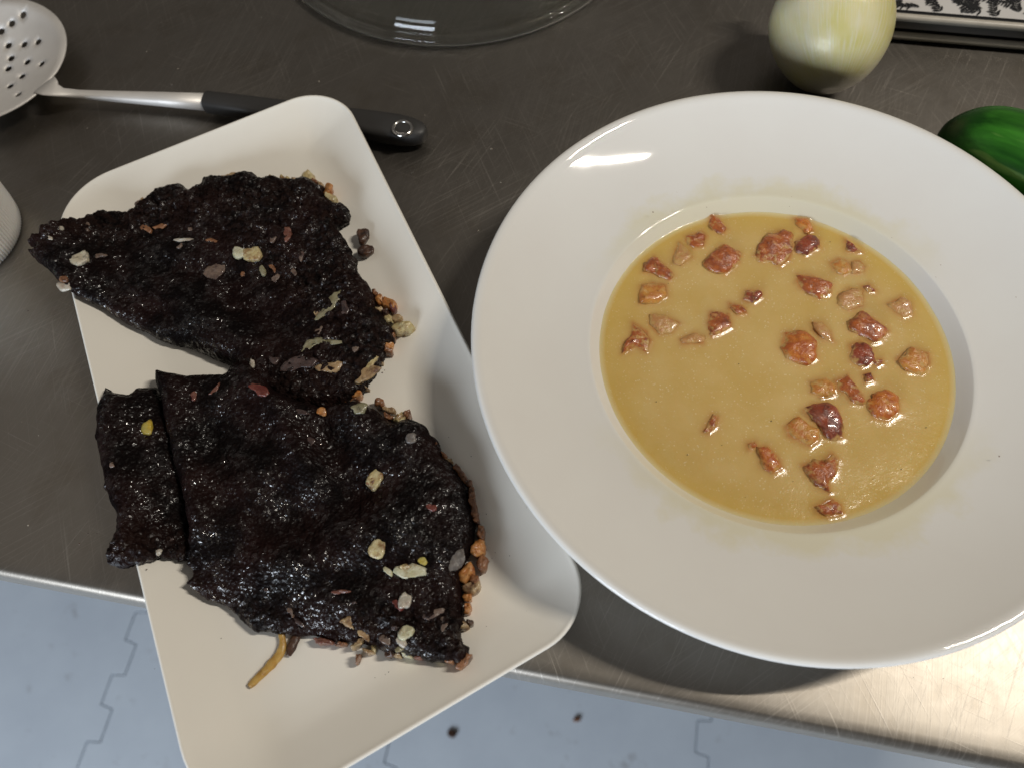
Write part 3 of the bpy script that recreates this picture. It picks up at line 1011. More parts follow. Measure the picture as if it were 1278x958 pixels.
def blob(px, py, L, Wd, ang, n=10, seed=0, sharp=False, sliver=False):
    """outline, in pixels, of an irregular bit: centre, length, width, angle (degrees, clockwise from the photo's right)"""
    r = random.Random(seed * 13 + 5)
    a = math.radians(ang)
    bend = r.uniform(-0.45, 0.45)
    pts = []
    for k in range(n):
        t = 2 * math.pi * k / n
        e = 0.78 if sharp is False else 0.5
        x = math.copysign(abs(math.cos(t)) ** e, math.cos(t)) * L / 2 * r.uniform(0.80, 1.15)
        y = math.copysign(abs(math.sin(t)) ** e, math.sin(t)) * Wd / 2 * r.uniform(0.72, 1.2)
        if sliver:
            y = y * (1 - 0.55 * (2 * x / L) ** 2) + bend * Wd * ((2 * x / L) ** 2 - 0.4)
        pts.append((px + x * math.cos(a) - y * math.sin(a), py + x * math.sin(a) + y * math.cos(a)))
    return pts


seed_c = [100]


def bit(name, host, parent, px, py, L, Wd, ang, mk, h=2.0, z=None, n=16, rough=0.14):
    seed_c[0] += 1
    c = host.on(px, py) if z is None else at(px, py, z)
    if name == 'onion_shred': h, n = h * 0.75, 22
    z0 = c.z
    pts = [tuple(at(x, y, z0 + h * 0.0005).xy) for x, y in blob(px, py, L, Wd, ang, 14 if name == 'onion_shred' else 9, seed_c[0], name == 'bacon_dice', name == 'onion_shred')]
    o = chunk(name, pts, z0 - 0.0001, h * 0.00072, M[mk], seed_c[0], n, 0.24, parent, under=0.9, grow=1.12)
    return o


G, O, B = 'garlic_bit', 'onion_shred', 'bacon_dice'
UP_BITS = [
    (G, 297, 314, 16, 13, 10, 'garlic_pale', 2.6), (G, 315, 316, 22, 15, -10, 'garlic', 2.4), (G, 99, 322, 23, 15, -20, 'garlic_dotted', 2.2),
    (O, 123, 320, 20, 5, -15, 'mauve', 1.2), (G, 80, 356, 18, 12, -5, 'white', 2.0), (B, 79, 348, 12, 6, 0, 'brown', 1.6), (O, 268, 336, 30, 16, -35, 'mauve', 1.4),
    (O, 228, 299, 21, 4, -3, 'white', 1.2), (O, 224, 307, 9, 5, -45, 'mauve', 1.2), (B, 182, 285, 14, 7, 20, 'brown', 1.8), (O, 200, 282, 18, 5, -20, 'brown', 1.5),
    (G, 62.5, 297, 6, 5, 0, 'white', 1.6), (G, 76, 285, 5, 5, 0, 'white', 1.4), (O, 108, 284, 6, 12, 10, 'mauve', 1.5), (O, 359, 291, 10, 18, 20, 'pink', 2.0),
    (O, 341, 297, 6, 12, 30, 'mauve', 1.4), (G, 328, 338, 7, 13, -15, 'olive', 1.8), (O, 410, 382, 50, 11, -48, 'olive', 1.9), (O, 397, 391, 10, 8, 0, 'tan', 1.6),
    (O, 386, 431, 34, 9, -36, 'olive', 2.0), (O, 409, 427, 34, 9, 5, 'olive', 1.8), (O, 397, 413, 16, 5, -45, 'mauve', 1.3), (O, 412, 457, 33, 12, -8, 'tan', 2.0),
    (O, 370, 454, 42, 15, -12, 'darkmauve', 2.4), (O, 342, 449, 12, 9, 0, 'darkmauve', 1.8), (O, 455, 466, 33, 20, -35, 'tan', 2.5), (O, 462, 452, 20, 12, -60, 'garlic', 1.6),
    (O, 429, 384, 9, 22, 5, 'darkmauve', 1.8), (O, 376, 318, 5, 12, 10, 'mauve', 1.3), (O, 443, 434, 10, 8, 0, 'mauve', 1.4),
    (O, 338, 330, 5, 18, -30, 'brown', 1.2), (O, 344, 346, 7, 16, 20, 'mauve', 1.2), (O, 366, 338, 5, 14, -25, 'mauve', 1.2), (G, 237, 286, 5, 5, 0, 'mauve', 1.2),
    (B, 303, 342, 5, 6, 0, 'brown', 1.0), (O, 268, 300, 22, 3, 3, 'brown', 1.0), (G, 314, 455, 7, 15, 5, 'white', 2.2), (O, 172, 253, 9, 5, -40, 'mauve', 1.5),
]
UP_EDGE = [
    (B, 468, 366, 9, 6, 50, 'brown'), (O, 474, 388, 12, 7, 40, 'tan'), (B, 489, 419, 9, 8, 10, 'brown'), (O, 473, 447, 12, 8, 60, 'tan'), (B, 400, 231, 8, 6, 20, 'tan'), (G, 340, 224, 9, 6, 0, 'tan'), (O, 444, 490, 14, 4, 10, 'brown'),
    (G, 355, 226, 16, 12, 5, 'garlic'), (G, 374, 230, 11, 15, 10, 'garlic'), (G, 384, 220, 14, 12, -20, 'garlic'), (G, 367, 224, 8, 7, 0, 'tan'),
    (B, 410, 236, 8, 14, 20, 'orange'), (G, 412, 246, 16, 9, 35, 'garlic'), (O, 286, 219, 24, 4, -14, 'tan'), (G, 318, 228, 8, 9, 0, 'tan'), (B, 393, 227, 9, 5, 20, 'brown'),
    (B, 486, 379, 16, 12, 30, 'orange'), (B, 474, 374, 12, 9, 60, 'orange'), (B, 490, 383, 7, 12, 0, 'red'), (B, 481, 390, 9, 9, 0, 'black'), (O, 494, 397, 15, 7, -5, 'tan'),
    (O, 485, 397, 14, 10, 60, 'garlic'), (G, 502, 409, 28, 13, -8, 'garlic'), (B, 482, 428, 16, 14, 20, 'orange'), (B, 484, 436, 10, 9, 10, 'brown'),
    (O, 452, 481, 15, 4, 20, 'tan'), (O, 178, 251, 4, 7, 20, 'tan'),
]
for nm, x, y, L, Wd, a, mk, h in UP_BITS: bit(nm, UP, up_root, x, y, L, Wd, a, mk, h)
for nm, x, y, L, Wd, a, mk in UP_EDGE:
    p = at(x, y, 0.012)
    zf = float(plate_floor(np.array([[p.x, p.y]]))[0])
    bit(nm, UP, up_root, x, y, L, Wd, a, mk, 5.5, zf + 0.0025)
LOW_BITS = [
    (O, 325, 487, 26, 12, 28, 'red', 2.4), (O, 319, 482, 14, 7, 10, 'pink', 2.0), (O, 241, 493, 8, 11, 0, 'pink', 1.4), (O, 268, 486, 18, 5, -50, 'pink', 1.4), (B, 401, 513, 11, 9, 10, 'orange', 2.2),
    (O, 448, 508, 22, 11, -12, 'olive', 2.2), (O, 376, 514, 18, 6, 10, 'darkmauve', 1.6), (O, 387, 550, 10, 14, 30, 'darkmauve', 1.2),
    (G, 513, 546, 13, 13, 35, 'grey', 1.6), (G, 468, 598, 16, 24, 12, 'garlic', 2.2), (B, 463, 598, 9, 15, 20, 'brown', 2.7), (O, 538, 632, 14, 8, 15, 'red', 1.6),
    (G, 470, 684, 19, 22, 5, 'garlic', 2.4), (G, 511, 712, 35, 17, -8, 'garlic_pale', 2.8), (G, 506, 707, 14, 6, -5, 'garlic', 3.8), (G, 527, 699, 12, 9, 20, 'yellow', 1.8), (G, 484, 712, 15, 7, 42, 'garlic_pale', 2.0),
    (O, 568, 697, 32, 19, -58, 'grey', 2.2), (G, 504, 750, 14, 20, 15, 'white', 2.8), (B, 497, 755, 8, 14, -40, 'red', 1.8), (O, 545, 764, 22, 7, -28, 'mauve', 2.2), (O, 528, 768, 20, 6, 22, 'darkmauve', 1.9),
    (G, 506, 790, 20, 16, -20, 'garlic_pale', 3.2), (G, 501, 800, 16, 9, 40, 'white', 2.6), (G, 499, 808, 12, 7, -30, 'olive', 2.2), (O, 434, 776, 18, 12, 25, 'tan', 2.2), (O, 453, 789, 28, 8, 52, 'tan', 2.6), (O, 466, 806, 6, 14, -8, 'garlic', 2.0),
    (O, 449, 800, 24, 7, -38, 'tan', 2.2), (O, 362, 762, 16, 5, 55, 'mauve', 1.6), (O, 373, 776, 20, 5, 40, 'darkmauve', 1.6), (O, 425, 738, 25, 4, -2, 'pink', 1.2), (O, 480, 798, 15, 12, 30, 'mauve', 2.0),
    (O, 554, 782, 12, 6, -60, 'mauve', 1.8), (O, 552, 772, 10, 4, -60, 'mauve', 1.4), (B, 492, 783, 8, 7, 0, 'darkmauve', 1.6), (G, 332, 735, 5, 5, 0, 'darkmauve', 1.2), (O, 441, 752, 8, 4, 0, 'darkmauve', 1.2),
]
LOW_EDGE = [
    (B, 571, 585, 12, 7, 50, 'brown'), (B, 588, 616, 8, 13, -10, 'brown'), (B, 594, 645, 7, 13, -8, 'brown'), (B, 600, 676, 9, 8, 10, 'orange'), (B, 545, 556, 8, 5, 60, 'brown'), (B, 592, 722, 12, 9, 20, 'brown'), (B, 583, 745, 12, 9, 10, 'orange'), (B, 562, 823, 14, 8, 10, 'brown'),
    (O, 460, 812, 16, 5, 20, 'tan'), (O, 425, 803, 14, 6, -10, 'brown'), (O, 495, 817, 12, 6, 20, 'tan'),
    (B, 445, 492, 12, 7, -30, 'orange'), (O, 437, 499, 20, 5, -8, 'brown'), (B, 473, 502, 12, 10, 20, 'brown'), (O, 485, 511, 16, 7, 15, 'tan'), (G, 499, 521, 16, 11, -30, 'garlic'), (B, 508, 516, 8, 10, 20, 'brown'), (O, 484, 519, 14, 5, 30, 'brown'),
    (O, 554, 568, 13, 4, 60, 'brown'), (O, 561, 575, 10, 6, 30, 'tan'), (B, 577, 594, 20, 9, 55, 'brown'), (B, 585, 602, 9, 8, 40, 'brown'), (B, 590, 632, 9, 26, -8, 'brown'), (B, 600, 664, 10, 17, 5, 'brown'), (B, 596, 650, 4, 10, -30, 'black'),
    (B, 597, 685, 18, 16, 15, 'orange'), (B, 602, 702, 15, 19, 20, 'brown'), (B, 583, 713, 26, 14, -52, 'orange'), (B, 589, 733, 20, 17, -30, 'tan'), (B, 583, 759, 9, 15, 5, 'orange'), (G, 576, 779, 19, 11, 20, 'tan'), (G, 569, 770, 9, 6, -40, 'tan'), (B, 586, 776, 9, 6, 20, 'black'),
    (B, 579, 824, 24, 10, -50, 'brown'), (G, 545, 819, 22, 10, 10, 'garlic'), (B, 523, 818, 13, 9, 0, 'pink'), (G, 508, 815, 17, 9, 20, 'garlic_pale'), (B, 530, 814, 10, 6, 10, 'brown'), (O, 446, 820, 4, 13, 10, 'brown'), (O, 443, 805, 12, 8, -40, 'tan'), (O, 404, 800, 27, 8, 6, 'pink'), (B, 487, 815, 14, 9, 0, 'black'),
]
for nm, x, y, L, Wd, a, mk, h in LOW_BITS: bit(nm, LO, low_root, x, y, L, Wd, a, mk, h)
for nm, x, y, L, Wd, a, mk in LOW_EDGE:
    p = at(x, y, 0.012)
    zf = float(plate_floor(np.array([[p.x, p.y]]))[0])
    bit(nm, LO, low_root, x, y, L, Wd, a, mk, 6.5, zf + 0.003)
for nm, x, y, L, Wd, a, mk, h in ((G, 183, 533, 12, 16, 10, 'yellow', 2.2), (O, 139, 580, 6, 6, 0, 'mauve', 1.4), (O, 198, 688, 9, 6, -40, 'white', 2.0), (O, 213, 672, 7, 5, 0, 'darkmauve', 1.4)):
    bit(nm, FL, low_root, x, y, L, Wd, a, mk, h)

# loose things on the plate
for (x, y, L, Wd, a, lab) in ((452, 293, 13, 17, 5, 'dark square bacon bit lying loose on the plate, above another loose bit'),
                              (456, 312, 21, 10, -12, 'brown flat bacon bit lying loose on the plate, below a squarer dark one')):
    p = at(x, y, 0.012); zf = float(plate_floor(np.array([[p.x, p.y]]))[0])
    o = bit('bacon_bit', None, None, x, y, L, Wd, a, 'black', 4.2, zf + 0.002)
    tag(o, lab, 'bacon', 'loose bacon bits on the plate')


def strand(name, pts, wid, mk, z0, thick=0.0011, parent=None):
    """flat bent strip through pixel points"""
    sp = bez(pts, 6)
    vs, fs = [], []
    n = len(sp)
    for i, (x, y) in enumerate(sp):
        t = i / (n - 1)
        p = at(x, y, z0)
        a = at(*sp[max(i - 1, 0)], z0); b = at(*sp[min(i + 1, n - 1)], z0)
        d = (b - a).normalized(); s = Vector((-d.y, d.x, 0))
        w = wid * (0.35 + 0.65 * math.sin(math.pi * min(1, (1 - t) * 0.9 + 0.06)) ** 0.7) * (1 + 0.25 * mnoise.noise(p * 400))
        lift = 0.0012 * mnoise.noise(p * 120)
        for k in range(8):
            q = 2 * math.pi * k / 8
            v = p + s * (w * math.cos(q)) + Vector((0, 0, thick * math.sin(q) + thick + lift))
            vs.append(v)
    for i in range(n - 1):
        for k in range(8):
            fs.append((i * 8 + k, i * 8 + (k + 1) % 8, (i + 1) * 8 + (k + 1) % 8, (i + 1) * 8 + k))
    fs.append(tuple(range(8))[::-1]); fs.append(tuple(range((n - 1) * 8, n * 8)))
    return mesh_obj(name, vs, fs, M[mk], parent)


o = strand('onion_strip', [(352, 786), (354, 803), (350, 816), (338, 830), (324, 845), (312, 856)], 0.0021, 'strip', 0.0082)
tag(o, 'long golden onion strip sticking out from beneath the lower pancake', 'onion strip')
o = strand('onion_skin', [(374, 790), (368, 800), (361, 818)], 0.0022, 'black', 0.0082)
tag(o, 'short dark red onion shred beside the golden onion strip', 'onion shred')


def crumbs(name, spots, z_fn, material, label, cat):
    vs, fs = [], []
    for k, (x, y, s) in enumerate(spots):
        p = at(x, y, 0.008); z = z_fn(p); p = at(x, y, z)
        r = s * 0.35 * z_scale(z)
        b = len(vs)
        for a in range(6):
            vs.append(p + Vector((r * math.cos(a * 1.047 + k), r * math.sin(a * 1.047 + k) * (0.6 + 0.4 * ((k * 7) % 3) / 2), 0)))
        vs.append(p + Vector((0, 0, r * 0.9)))
        for a in range(6): fs.append((b + a, b + (a + 1) % 6, b + 6))
    o = mesh_obj(name, vs, fs, material, None)
    tag(o, label, cat, None, 'stuff')
    return o


def z_scale(z): return (CAM_H - z) / FPX


pz = lambda p: float(plate_floor(np.array([[p.x, p.y]]))[0])
sp_ = [(607, 781, 2.6), (609, 813, 2.4), (620, 812, 2), (626, 818, 1.6), (485, 838, 2.2), (481, 841, 1.6), (529, 843, 1.6), (533, 872, 1.8), (502, 912, 2), (484, 919, 1.8), (476, 891, 1.8),
       (276, 796, 1.8), (193, 834, 1.8), (183, 710, 3), (588, 569, 1.6), (560, 545, 2), (588, 569, 2), (607, 641, 1.8), (618, 689, 1.8), (477, 465, 4), (480, 462, 2), (461, 482, 1.8), (614, 696, 1.5), (636, 693, 1.5), (657, 633, 1.4), (598, 832, 1.3), (650, 560, 1.2),
       (657, 762, 2), (468, 845, 1.5), (515, 850, 1.2), (545, 838, 1.2), (630, 800, 1.2)]
crumbs('crumbs', sp_, pz, M['black'], 'tiny black crumbs scattered on the cream plate', 'crumbs')
sp2 = [(183, 65, 3), (222, 86, 3), (214, 106, 2.6), (109, 160, 3.2), (43, 158, 2), (398, 102, 4), (613, 186, 5), (625, 228, 3), (597, 288, 4), (27, 526, 1.6), (1210, 75, 2.5), (35, 655, 3), (48, 543, 2.5), (530, 144, 3),
       (555, 350, 1.8), (1065, 143, 3), (1140, 845, 2), (326, 22, 2), (360, 103, 2), (715, 118, 2)]
crumbs('crumbs', sp2, lambda p: 0.0, M['white'], 'pale specks and crumbs lying on the steel table', 'crumbs')
sp3 = [(110, 665, 2.5), (121, 665, 2), (99, 678, 3), (93, 672, 2), (35, 388, 3), (54, 350, 2), (1177, 846, 2), (1143, 143, 4)]
crumbs('crumbs', sp3, lambda p: 0.0, M['black'], 'dark specks lying on the steel table beside the plates', 'crumbs')
fl_ = [(819, 501, 3.2), (858, 567, 2.6), (962.5, 525, 3), (1036, 302, 2.6), (834, 354, 2), (922, 454, 2.4), (1156, 533, 3), (1125, 585, 2.6), (901, 555, 1.6), (1090, 597, 1.8), (990, 600, 1.5), (870, 330, 1.4), (1100, 420, 1.4), (780, 560, 1.3), (930, 620, 1.4)]
crumbs('herb_flecks', fl_, lambda p: SOUP_Z + 0.0003, mat('herb', (0.10, 0.085, 0.03), 0.5), 'tiny dark green herb flecks floating in the yellow soup', 'herb flecks')


def bowl_z(p):
    r = math.hypot(p.x - BOWL_C.x, p.y - BOWL_C.y)
    return float(np.interp(r, [0.084, 0.0862, 0.094, 0.104, 0.114, 0.124, 0.1315], [0.0258, 0.0280, 0.0295, 0.0320, 0.0355, 0.0398, 0.0438]))


sp4 = [(815, 265, 4.2), (882, 259, 2.4), (845, 240, 1.3), (1174, 331, 2.6), (1268, 371, 2.2), (1247, 569, 3), (985, 258, 1.8), (1113, 297, 1.6), (1168, 346, 1.5), (988, 246, 1.4)]
crumbs('crumbs', sp4, bowl_z, M['brown'], 'brown specks stuck on the white rim of the soup bowl', 'crumbs')
# crumbs on the floor
for nm, (x, y, L, Wd, a, mk, lab) in (('crumb', (564, 915, 13, 10, 25, 'black', 'black crumb dropped on the pale floor below the plate')),
                                      ('crumb', (720, 897, 11, 6, -8, 'brown', 'brown crumb dropped on the pale floor near the steel table edge'))):
    c = at(x, y, FLOOR_Z)
    pts = [tuple(at(u, v, FLOOR_Z).xy) for u, v in blob(x, y, L, Wd, a, 10, 77 + x)]
    o = chunk(nm, pts, FLOOR_Z + 0.001, 0.0022, M[mk], x, 12, 0.2, None, 0.2)
    tag(o, lab, 'crumb', 'crumbs on the floor')


# ------------------------------------------------------------------ skimmer
def build_skimmer():
    t = empty('skimmer', at(120, 118, 0.0), 'perforated steel skimmer with a dark grey handle lying behind the rectangular plate', 'skimmer')
    st = mat('skimmer_steel', (0.66, 0.63, 0.59), 0.26, 0.55); n = NT(st)
    n.set('Roughness', n.mapr(n.noise(60, 4, 0.6), 0.3, 0.7, 0.50, 0.66))
    n.set('Base Color', n.mix(n.mapr(n.noise(25, 4, 0.6), 0.35, 0.7, 0, 1), (0.90, 0.87, 0.83), (0.80, 0.77, 0.73)))
    n.bump(n.noise(1.0, 2, 0.5, n.mapping(0.6, (60, 900, 1))), 0.15, 0.0001)
    rubber = mat('dark_rubber', (0.035, 0.033, 0.031), 0.48); n = NT(rubber)
    n.bump(n.noise(1800, 2, 0.5), 0.15, 0.0002)
    n.set('Roughness', n.mapr(n.noise(70, 3, 0.6), 0.3, 0.7, 0.42, 0.58))
    c = Vector((-0.3305, 0.3735)); R = 0.0533
    ent = at(72, 117, 0.006).xy
    holes_px = [(30, 0), (130, 97), (63, 124), (-2, 52), (2, 152), (27, 208), (111, 210), (190, 210), (35, 264), (122, 292), (207, 320), (17, 312), (95, 362), (33, 408), (92, 473)]
    holes = [at(x / 3.99, y / 3.99, 0.008).xy for x, y in holes_px]
    for k in range(40):  # the rest of the punched pattern, outside the photograph
        a, r = k * 2.399, R * 0.82 * math.sqrt((k + 0.5) / 40)
        p = c + Vector((r * math.cos(a), r * math.sin(a)))
        if p.x < -0.336 and all((p - h).length > 0.010 for h in holes): holes.append(p)
    # outline: disc that runs out into the neck
    outer = []
    dirn = (ent - c).normalized(); a0 = math.atan2(dirn.y, dirn.x)
    for k in range(72):
        a = a0 + 0.16 + (2 * math.pi - 0.32) * k / 71
        outer.append(c + Vector((math.cos(a), math.sin(a))) * R)
    pts = list(outer); edges = [(i, (i + 1) % 72) for i in range(72)]
    for h in holes:
        b = len(pts)
        for k in range(12):
            a = k / 12 * 2 * math.pi
            pts.append(h + Vector((math.cos(a), math.sin(a))) * 0.0023)
        edges += [(b + k, b + (k + 1) % 12) for k in range(12)]
    for r in range(1, 12):
        for k in range(8 * r):
            a = k / (8 * r) * 2 * math.pi
            p = c + Vector((math.cos(a), math.sin(a))) * R * r / 12.4
            if all((p - h).length > 0.0032 for h in holes): pts.append(p)
    vs2, _, fs, _, _, _ = delaunay_2d_cdt(pts, edges, [], 0, 1e-6)
    keep = []
    for f in fs:
        m = sum((vs2[i] for i in f), Vector((0, 0))) / len(f)
        if (m - c).length < R and all((m - h).length > 0.00215 for h in holes): keep.append(f)
    V = [(p.x, p.y, 0.0025 + 0.0125 * ((p - c).length / R) ** 2) for p in vs2]
    o = mesh_obj('perforated_head', V, keep, st, t)
    bm = bmesh.new(); bm.from_mesh(o.data)
    bmesh.ops.recalc_face_normals(bm, faces=bm.faces)
    if sum(f.normal.z for f in bm.faces) < 0: bmesh.ops.reverse_faces(bm, faces=bm.faces)
    bmesh.ops.delete(bm, geom=[v for v in bm.verts if not v.link_faces], context='VERTS')
    bm.to_mesh(o.data); bm.free()
    o.data.polygons.foreach_set('use_smooth', [True] * len(o.data.polygons))
    so = o.modifiers.new('thickness', 'SOLIDIFY'); so.thickness = 0.0009; so.offset = -1

    def bar(name, stations, material, seg=20, power=2.6):
        """swept bar: stations (px, py, half width px, z centre, half thickness m)"""
        vs, fs = [], []
        n = len(stations)
        P = [at(s[0], s[1], s[3]) for s in stations]
        for i, s in enumerate(stations):
            d = (P[min(i + 1, n - 1)] - P[max(i - 1, 0)]); d.z = 0; d.normalize()
            sd = Vector((-d.y, d.x, 0))
            hw = s[2] * (CAM_H - s[3]) / FPX * 1.22
            for k in range(seg):
                q = 2 * math.pi * k / seg
                cx = math.copysign(abs(math.cos(q)) ** (2 / power), math.cos(q)); cz = math.copysign(abs(math.sin(q)) ** (2 / power), math.sin(q))
                vs.append(P[i] + sd * hw * cx + Vector((0, 0, s[4] * cz)))
        for i in range(n - 1):
            for k in range(seg):
                fs.append((i * seg + k, i * seg + (k + 1) % seg, (i + 1) * seg + (k + 1) % seg, (i + 1) * seg + k))
        fs.append(tuple(range(seg))[::-1]); fs.append(tuple(range((n - 1) * seg, n * seg)))
        return mesh_obj(name, vs, fs, material, t)

    bar('shaft', [(55, 106, 19, 0.0150, 0.0006), (63, 110.5, 15, 0.0158, 0.0007), (70, 113, 11, 0.0148, 0.0010), (80, 116, 7.5, 0.0125, 0.0015), (100, 118, 6.2, 0.0095, 0.002), (140, 120.5, 7.2, 0.0085, 0.0026), (200, 124, 9.6, 0.0085, 0.0034), (262, 128, 12, 0.0088, 0.0042)], st)
    hz = 0.0085
    hs = [(256, 127.5, 10, 0.0088, 0.0040), (257, 127.6, 13.0, 0.0088, 0.0050), (259, 127.7, 14.0, 0.0088, 0.0054), (300, 133, 15, 0.0085, 0.0054), (350, 140, 16.5, 0.0080, 0.0054), (410, 149, 18.5, 0.0080, 0.0054), (460, 156, 20.3, hz, 0.0058), (490, 161, 21.2, hz, 0.0060)]
    for k in range(1, 9):
        a = math.pi / 2 * k / 8
        hs.append((490 + 43 * math.sin(a), 161 + 7.2 * math.sin(a), max(21.2 * math.cos(a) ** 0.75, 1.5), hz, max(0.0062 * math.cos(a) ** 0.35, 0.002)))
    bar('handle', hs, rubber, 28, 2.9)
    g = at(502, 160, hz + 0.006)
    prof = [(0.0040, -0.006), (0.0041, -0.0002), (0.0046, 0.0006), (0.0054, 0.0008), (0.0061, 0.0003), (0.0063, -0.0008)]
    vs, fs = lathe(prof, 40)
    bright = mat('grommet_steel', (0.62, 0.60, 0.57), 0.2, 1.0)
    mesh_obj('grommet', [(x + g.x, y + g.y, z + g.z) for x, y, z in vs], fs, bright, t)
    vs, fs = lathe([(0.0001, -0.0012), (0.0030, -0.0012), (0.0041, -0.0008)], 40)
    mesh_obj('grommet_floor', [(x + g.x, y + g.y, z + g.z + 0.0002) for x, y, z in vs], fs, st, t)


build_skimmer()


# ------------------------------------------------------------------ glass lid
def build_lid():
    gm = mat('clear_glass', (0.96, 0.98, 0.955), 0.02, 0, 0.5, 0, 1.0)
    gm.node_tree.nodes['Principled BSDF'].inputs['IOR'].default_value = 1.48
    R = 0.1265
    outer = bez([(0.0001, 0.040), (0.05, 0.0385), (0.085, 0.033), (0.108, 0.024), (0.119, 0.0135), (0.1225, 0.0068)], 6)
    rim = [(0.1236, 0.0074), (0.1262, 0.0066), (0.1272, 0.0040), (0.1260, 0.0010), (0.1240, 0.0002), (0.1215, 0.0006), (0.1195, 0.0030)]
    inner = bez([(0.1180, 0.0080), (0.1145, 0.0140), (0.104, 0.0225), (0.083, 0.0302), (0.05, 0.0352), (0.0001, 0.0366)], 6)
    vs, fs = lathe(outer + rim + inner, 140)
    c = Vector((-0.0472, 0.5172, 0.0001))
    o = mesh_obj('glass_dish', [(x + c.x, y + c.y, z + c.z) for x, y, z in vs], fs, gm)
    bm = bmesh.new(); bm.from_mesh(o.data); bmesh.ops.recalc_face_normals(bm, faces=bm.faces); bm.to_mesh(o.data); bm.free()
    tag(o, 'clear round glass dish with thick rim on the steel table', 'glass dish')


build_lid()


# ------------------------------------------------------------------ onion
def build_onion():
    om = mat('peeled_onion', (0.62, 0.60, 0.34), 0.3, 0, 0.4, 0.1, 0, 0.3); t = NT(om)
    op = t.objpos()
    sx = t.n('ShaderNodeSeparateXYZ'); t.l(op, sx.inputs[0])
    ang = t.math('ARCTAN2', sx.outputs[1], sx.outputs[0])
    cb = t.n('ShaderNodeCombineXYZ'); t.l(t.math('MULTIPLY', ang, 9.0), cb.inputs[0]); t.l(t.math('MULTIPLY', sx.outputs[2], 14.0), cb.inputs[1])
    lines = t.noise(3.0, 4, 0.65, cb.outputs[0])
    big = t.noise(32, 3, 0.5)
    c = t.mix(t.mapr(big, 0.38, 0.62, 0, 1), (0.60, 0.54, 0.21), (0.68, 0.62, 0.40))
    c = t.mix(t.mapr(lines, 0.48, 0.66, 0, 0.7), c, (0.68, 0.64, 0.49))
    c = t.mix(t.mapr(sx.outputs[2], 0.022, 0.036, 0, 0.8), c, (0.68, 0.62, 0.50))
    c = t.mix(t.mapr(sx.outputs[2], -0.027, -0.033, 0, 0.8), c, (0.66, 0.60, 0.42))
    t.set('Base Color', c)
    t.bump(lines, 0.35, 0.0008); t.bump(t.noise(140, 3, 0.6), 0.15, 0.0006)
    prof = [(0.0001, -0.0335), (0.006, -0.0338), (0.0105, -0.0325), (0.018, -0.0285), (0.026, -0.020), (0.032, -0.009), (0.0348, 0.003), (0.0340, 0.013), (0.029, 0.024), (0.020, 0.033), (0.011, 0.040), (0.007, 0.047), (0.0055, 0.056), (0.0001, 0.058)]
    vs, fs = lathe(bez(prof, 5), 72)
    out = []
    for x, y, z in vs:
        r = math.hypot(x, y)
        a = math.atan2(y, x)
        f = 1 + 0.022 * mnoise.noise(Vector((x * 55, y * 55, z * 40))) + 0.006 * math.sin(a * 9 + 2 * mnoise.noise(Vector((x * 30, y * 30, 0)))) * (abs(z) / 0.034)
        out.append((x * f, y * f, z))
    o = mesh_obj('onion', out, fs, om)
    bm = bmesh.new(); bm.from_mesh(o.data); bmesh.ops.recalc_face_normals(bm, faces=bm.faces); bm.to_mesh(o.data); bm.free()
    o.scale = (0.95, 0.95, 0.95)
    ax = Vector((-0.04, 0.86, 0.50)).normalized()
    o.rotation_euler = ax.to_track_quat('Z', 'Y').to_euler()
    o.location = (0.1710, 0.3600, 0.0340)
    tag(o, 'peeled pale yellow onion on the steel table behind the soup bowl', 'onion')


build_onion()


# ------------------------------------------------------------------ cucumber
def build_cucumber():
    cm = mat('cucumber_skin', (0.02, 0.10, 0.012), 0.34, 0, 0.3, 0.0); t = NT(cm)
    op = t.objpos()
    v = t.mapping(0, (38, 38, 5), op)
    s = t.noise(1.5, 4, 0.6, v)
    c = t.mix(t.mapr(s, 0.42, 0.66, 0, 1), (0.008, 0.058, 0.004), (0.040, 0.195, 0.016))
    v2 = t.mapping(0, (120, 120, 7), op)
    c = t.mix(t.mapr(t.noise(1.0, 2, 0.5, v2), 0.66, 0.74, 0, 0.6), c, (0.22, 0.38, 0.09))
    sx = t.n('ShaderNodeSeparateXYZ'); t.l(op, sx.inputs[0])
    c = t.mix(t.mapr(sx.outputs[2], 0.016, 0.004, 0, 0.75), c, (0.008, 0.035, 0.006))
    t.set('Base Color', c)
    t.bump(t.noise(150, 3, 0.6), 0.25, 0.0008)
    prof = [(0.0001, 0.0), (0.003, 0.0002), (0.0065, 0.0012), (0.012, 0.0045), (0.018, 0.0105), (0.0225, 0.019), (0.0252, 0.030), (0.0265, 0.045), (0.027, 0.075), (0.027, 0.12), (0.0265, 0.17), (0.024, 0.20), (0.015, 0.218), (0.0001, 0.223)]
    vs, fs = lathe(bez(prof, 5), 56)
    out = []
    for x, y, z in vs:
        a = math.atan2(y, x)
        f = 1 + 0.014 * math.sin(5 * a + 0.5) + 0.03 * mnoise.noise(Vector((x * 40, y * 40, z * 22)))
        out.append((x * f, y * f, z))
    o = mesh_obj('cucumber', out, fs, cm)
    bm = bmesh.new(); bm.from_mesh(o.data); bmesh.ops.recalc_face_normals(bm, faces=bm.faces); bm.to_mesh(o.data); bm.free()
    o.rotation_euler = Vector((0.80, -0.60, 0.0)).to_track_quat('Z', 'Y').to_euler()
    o.location = (0.2185, 0.293, 0.0275)
    tag(o, 'dark green cucumber end lying beside the soup bowl rim', 'cucumber')


build_cucumber()


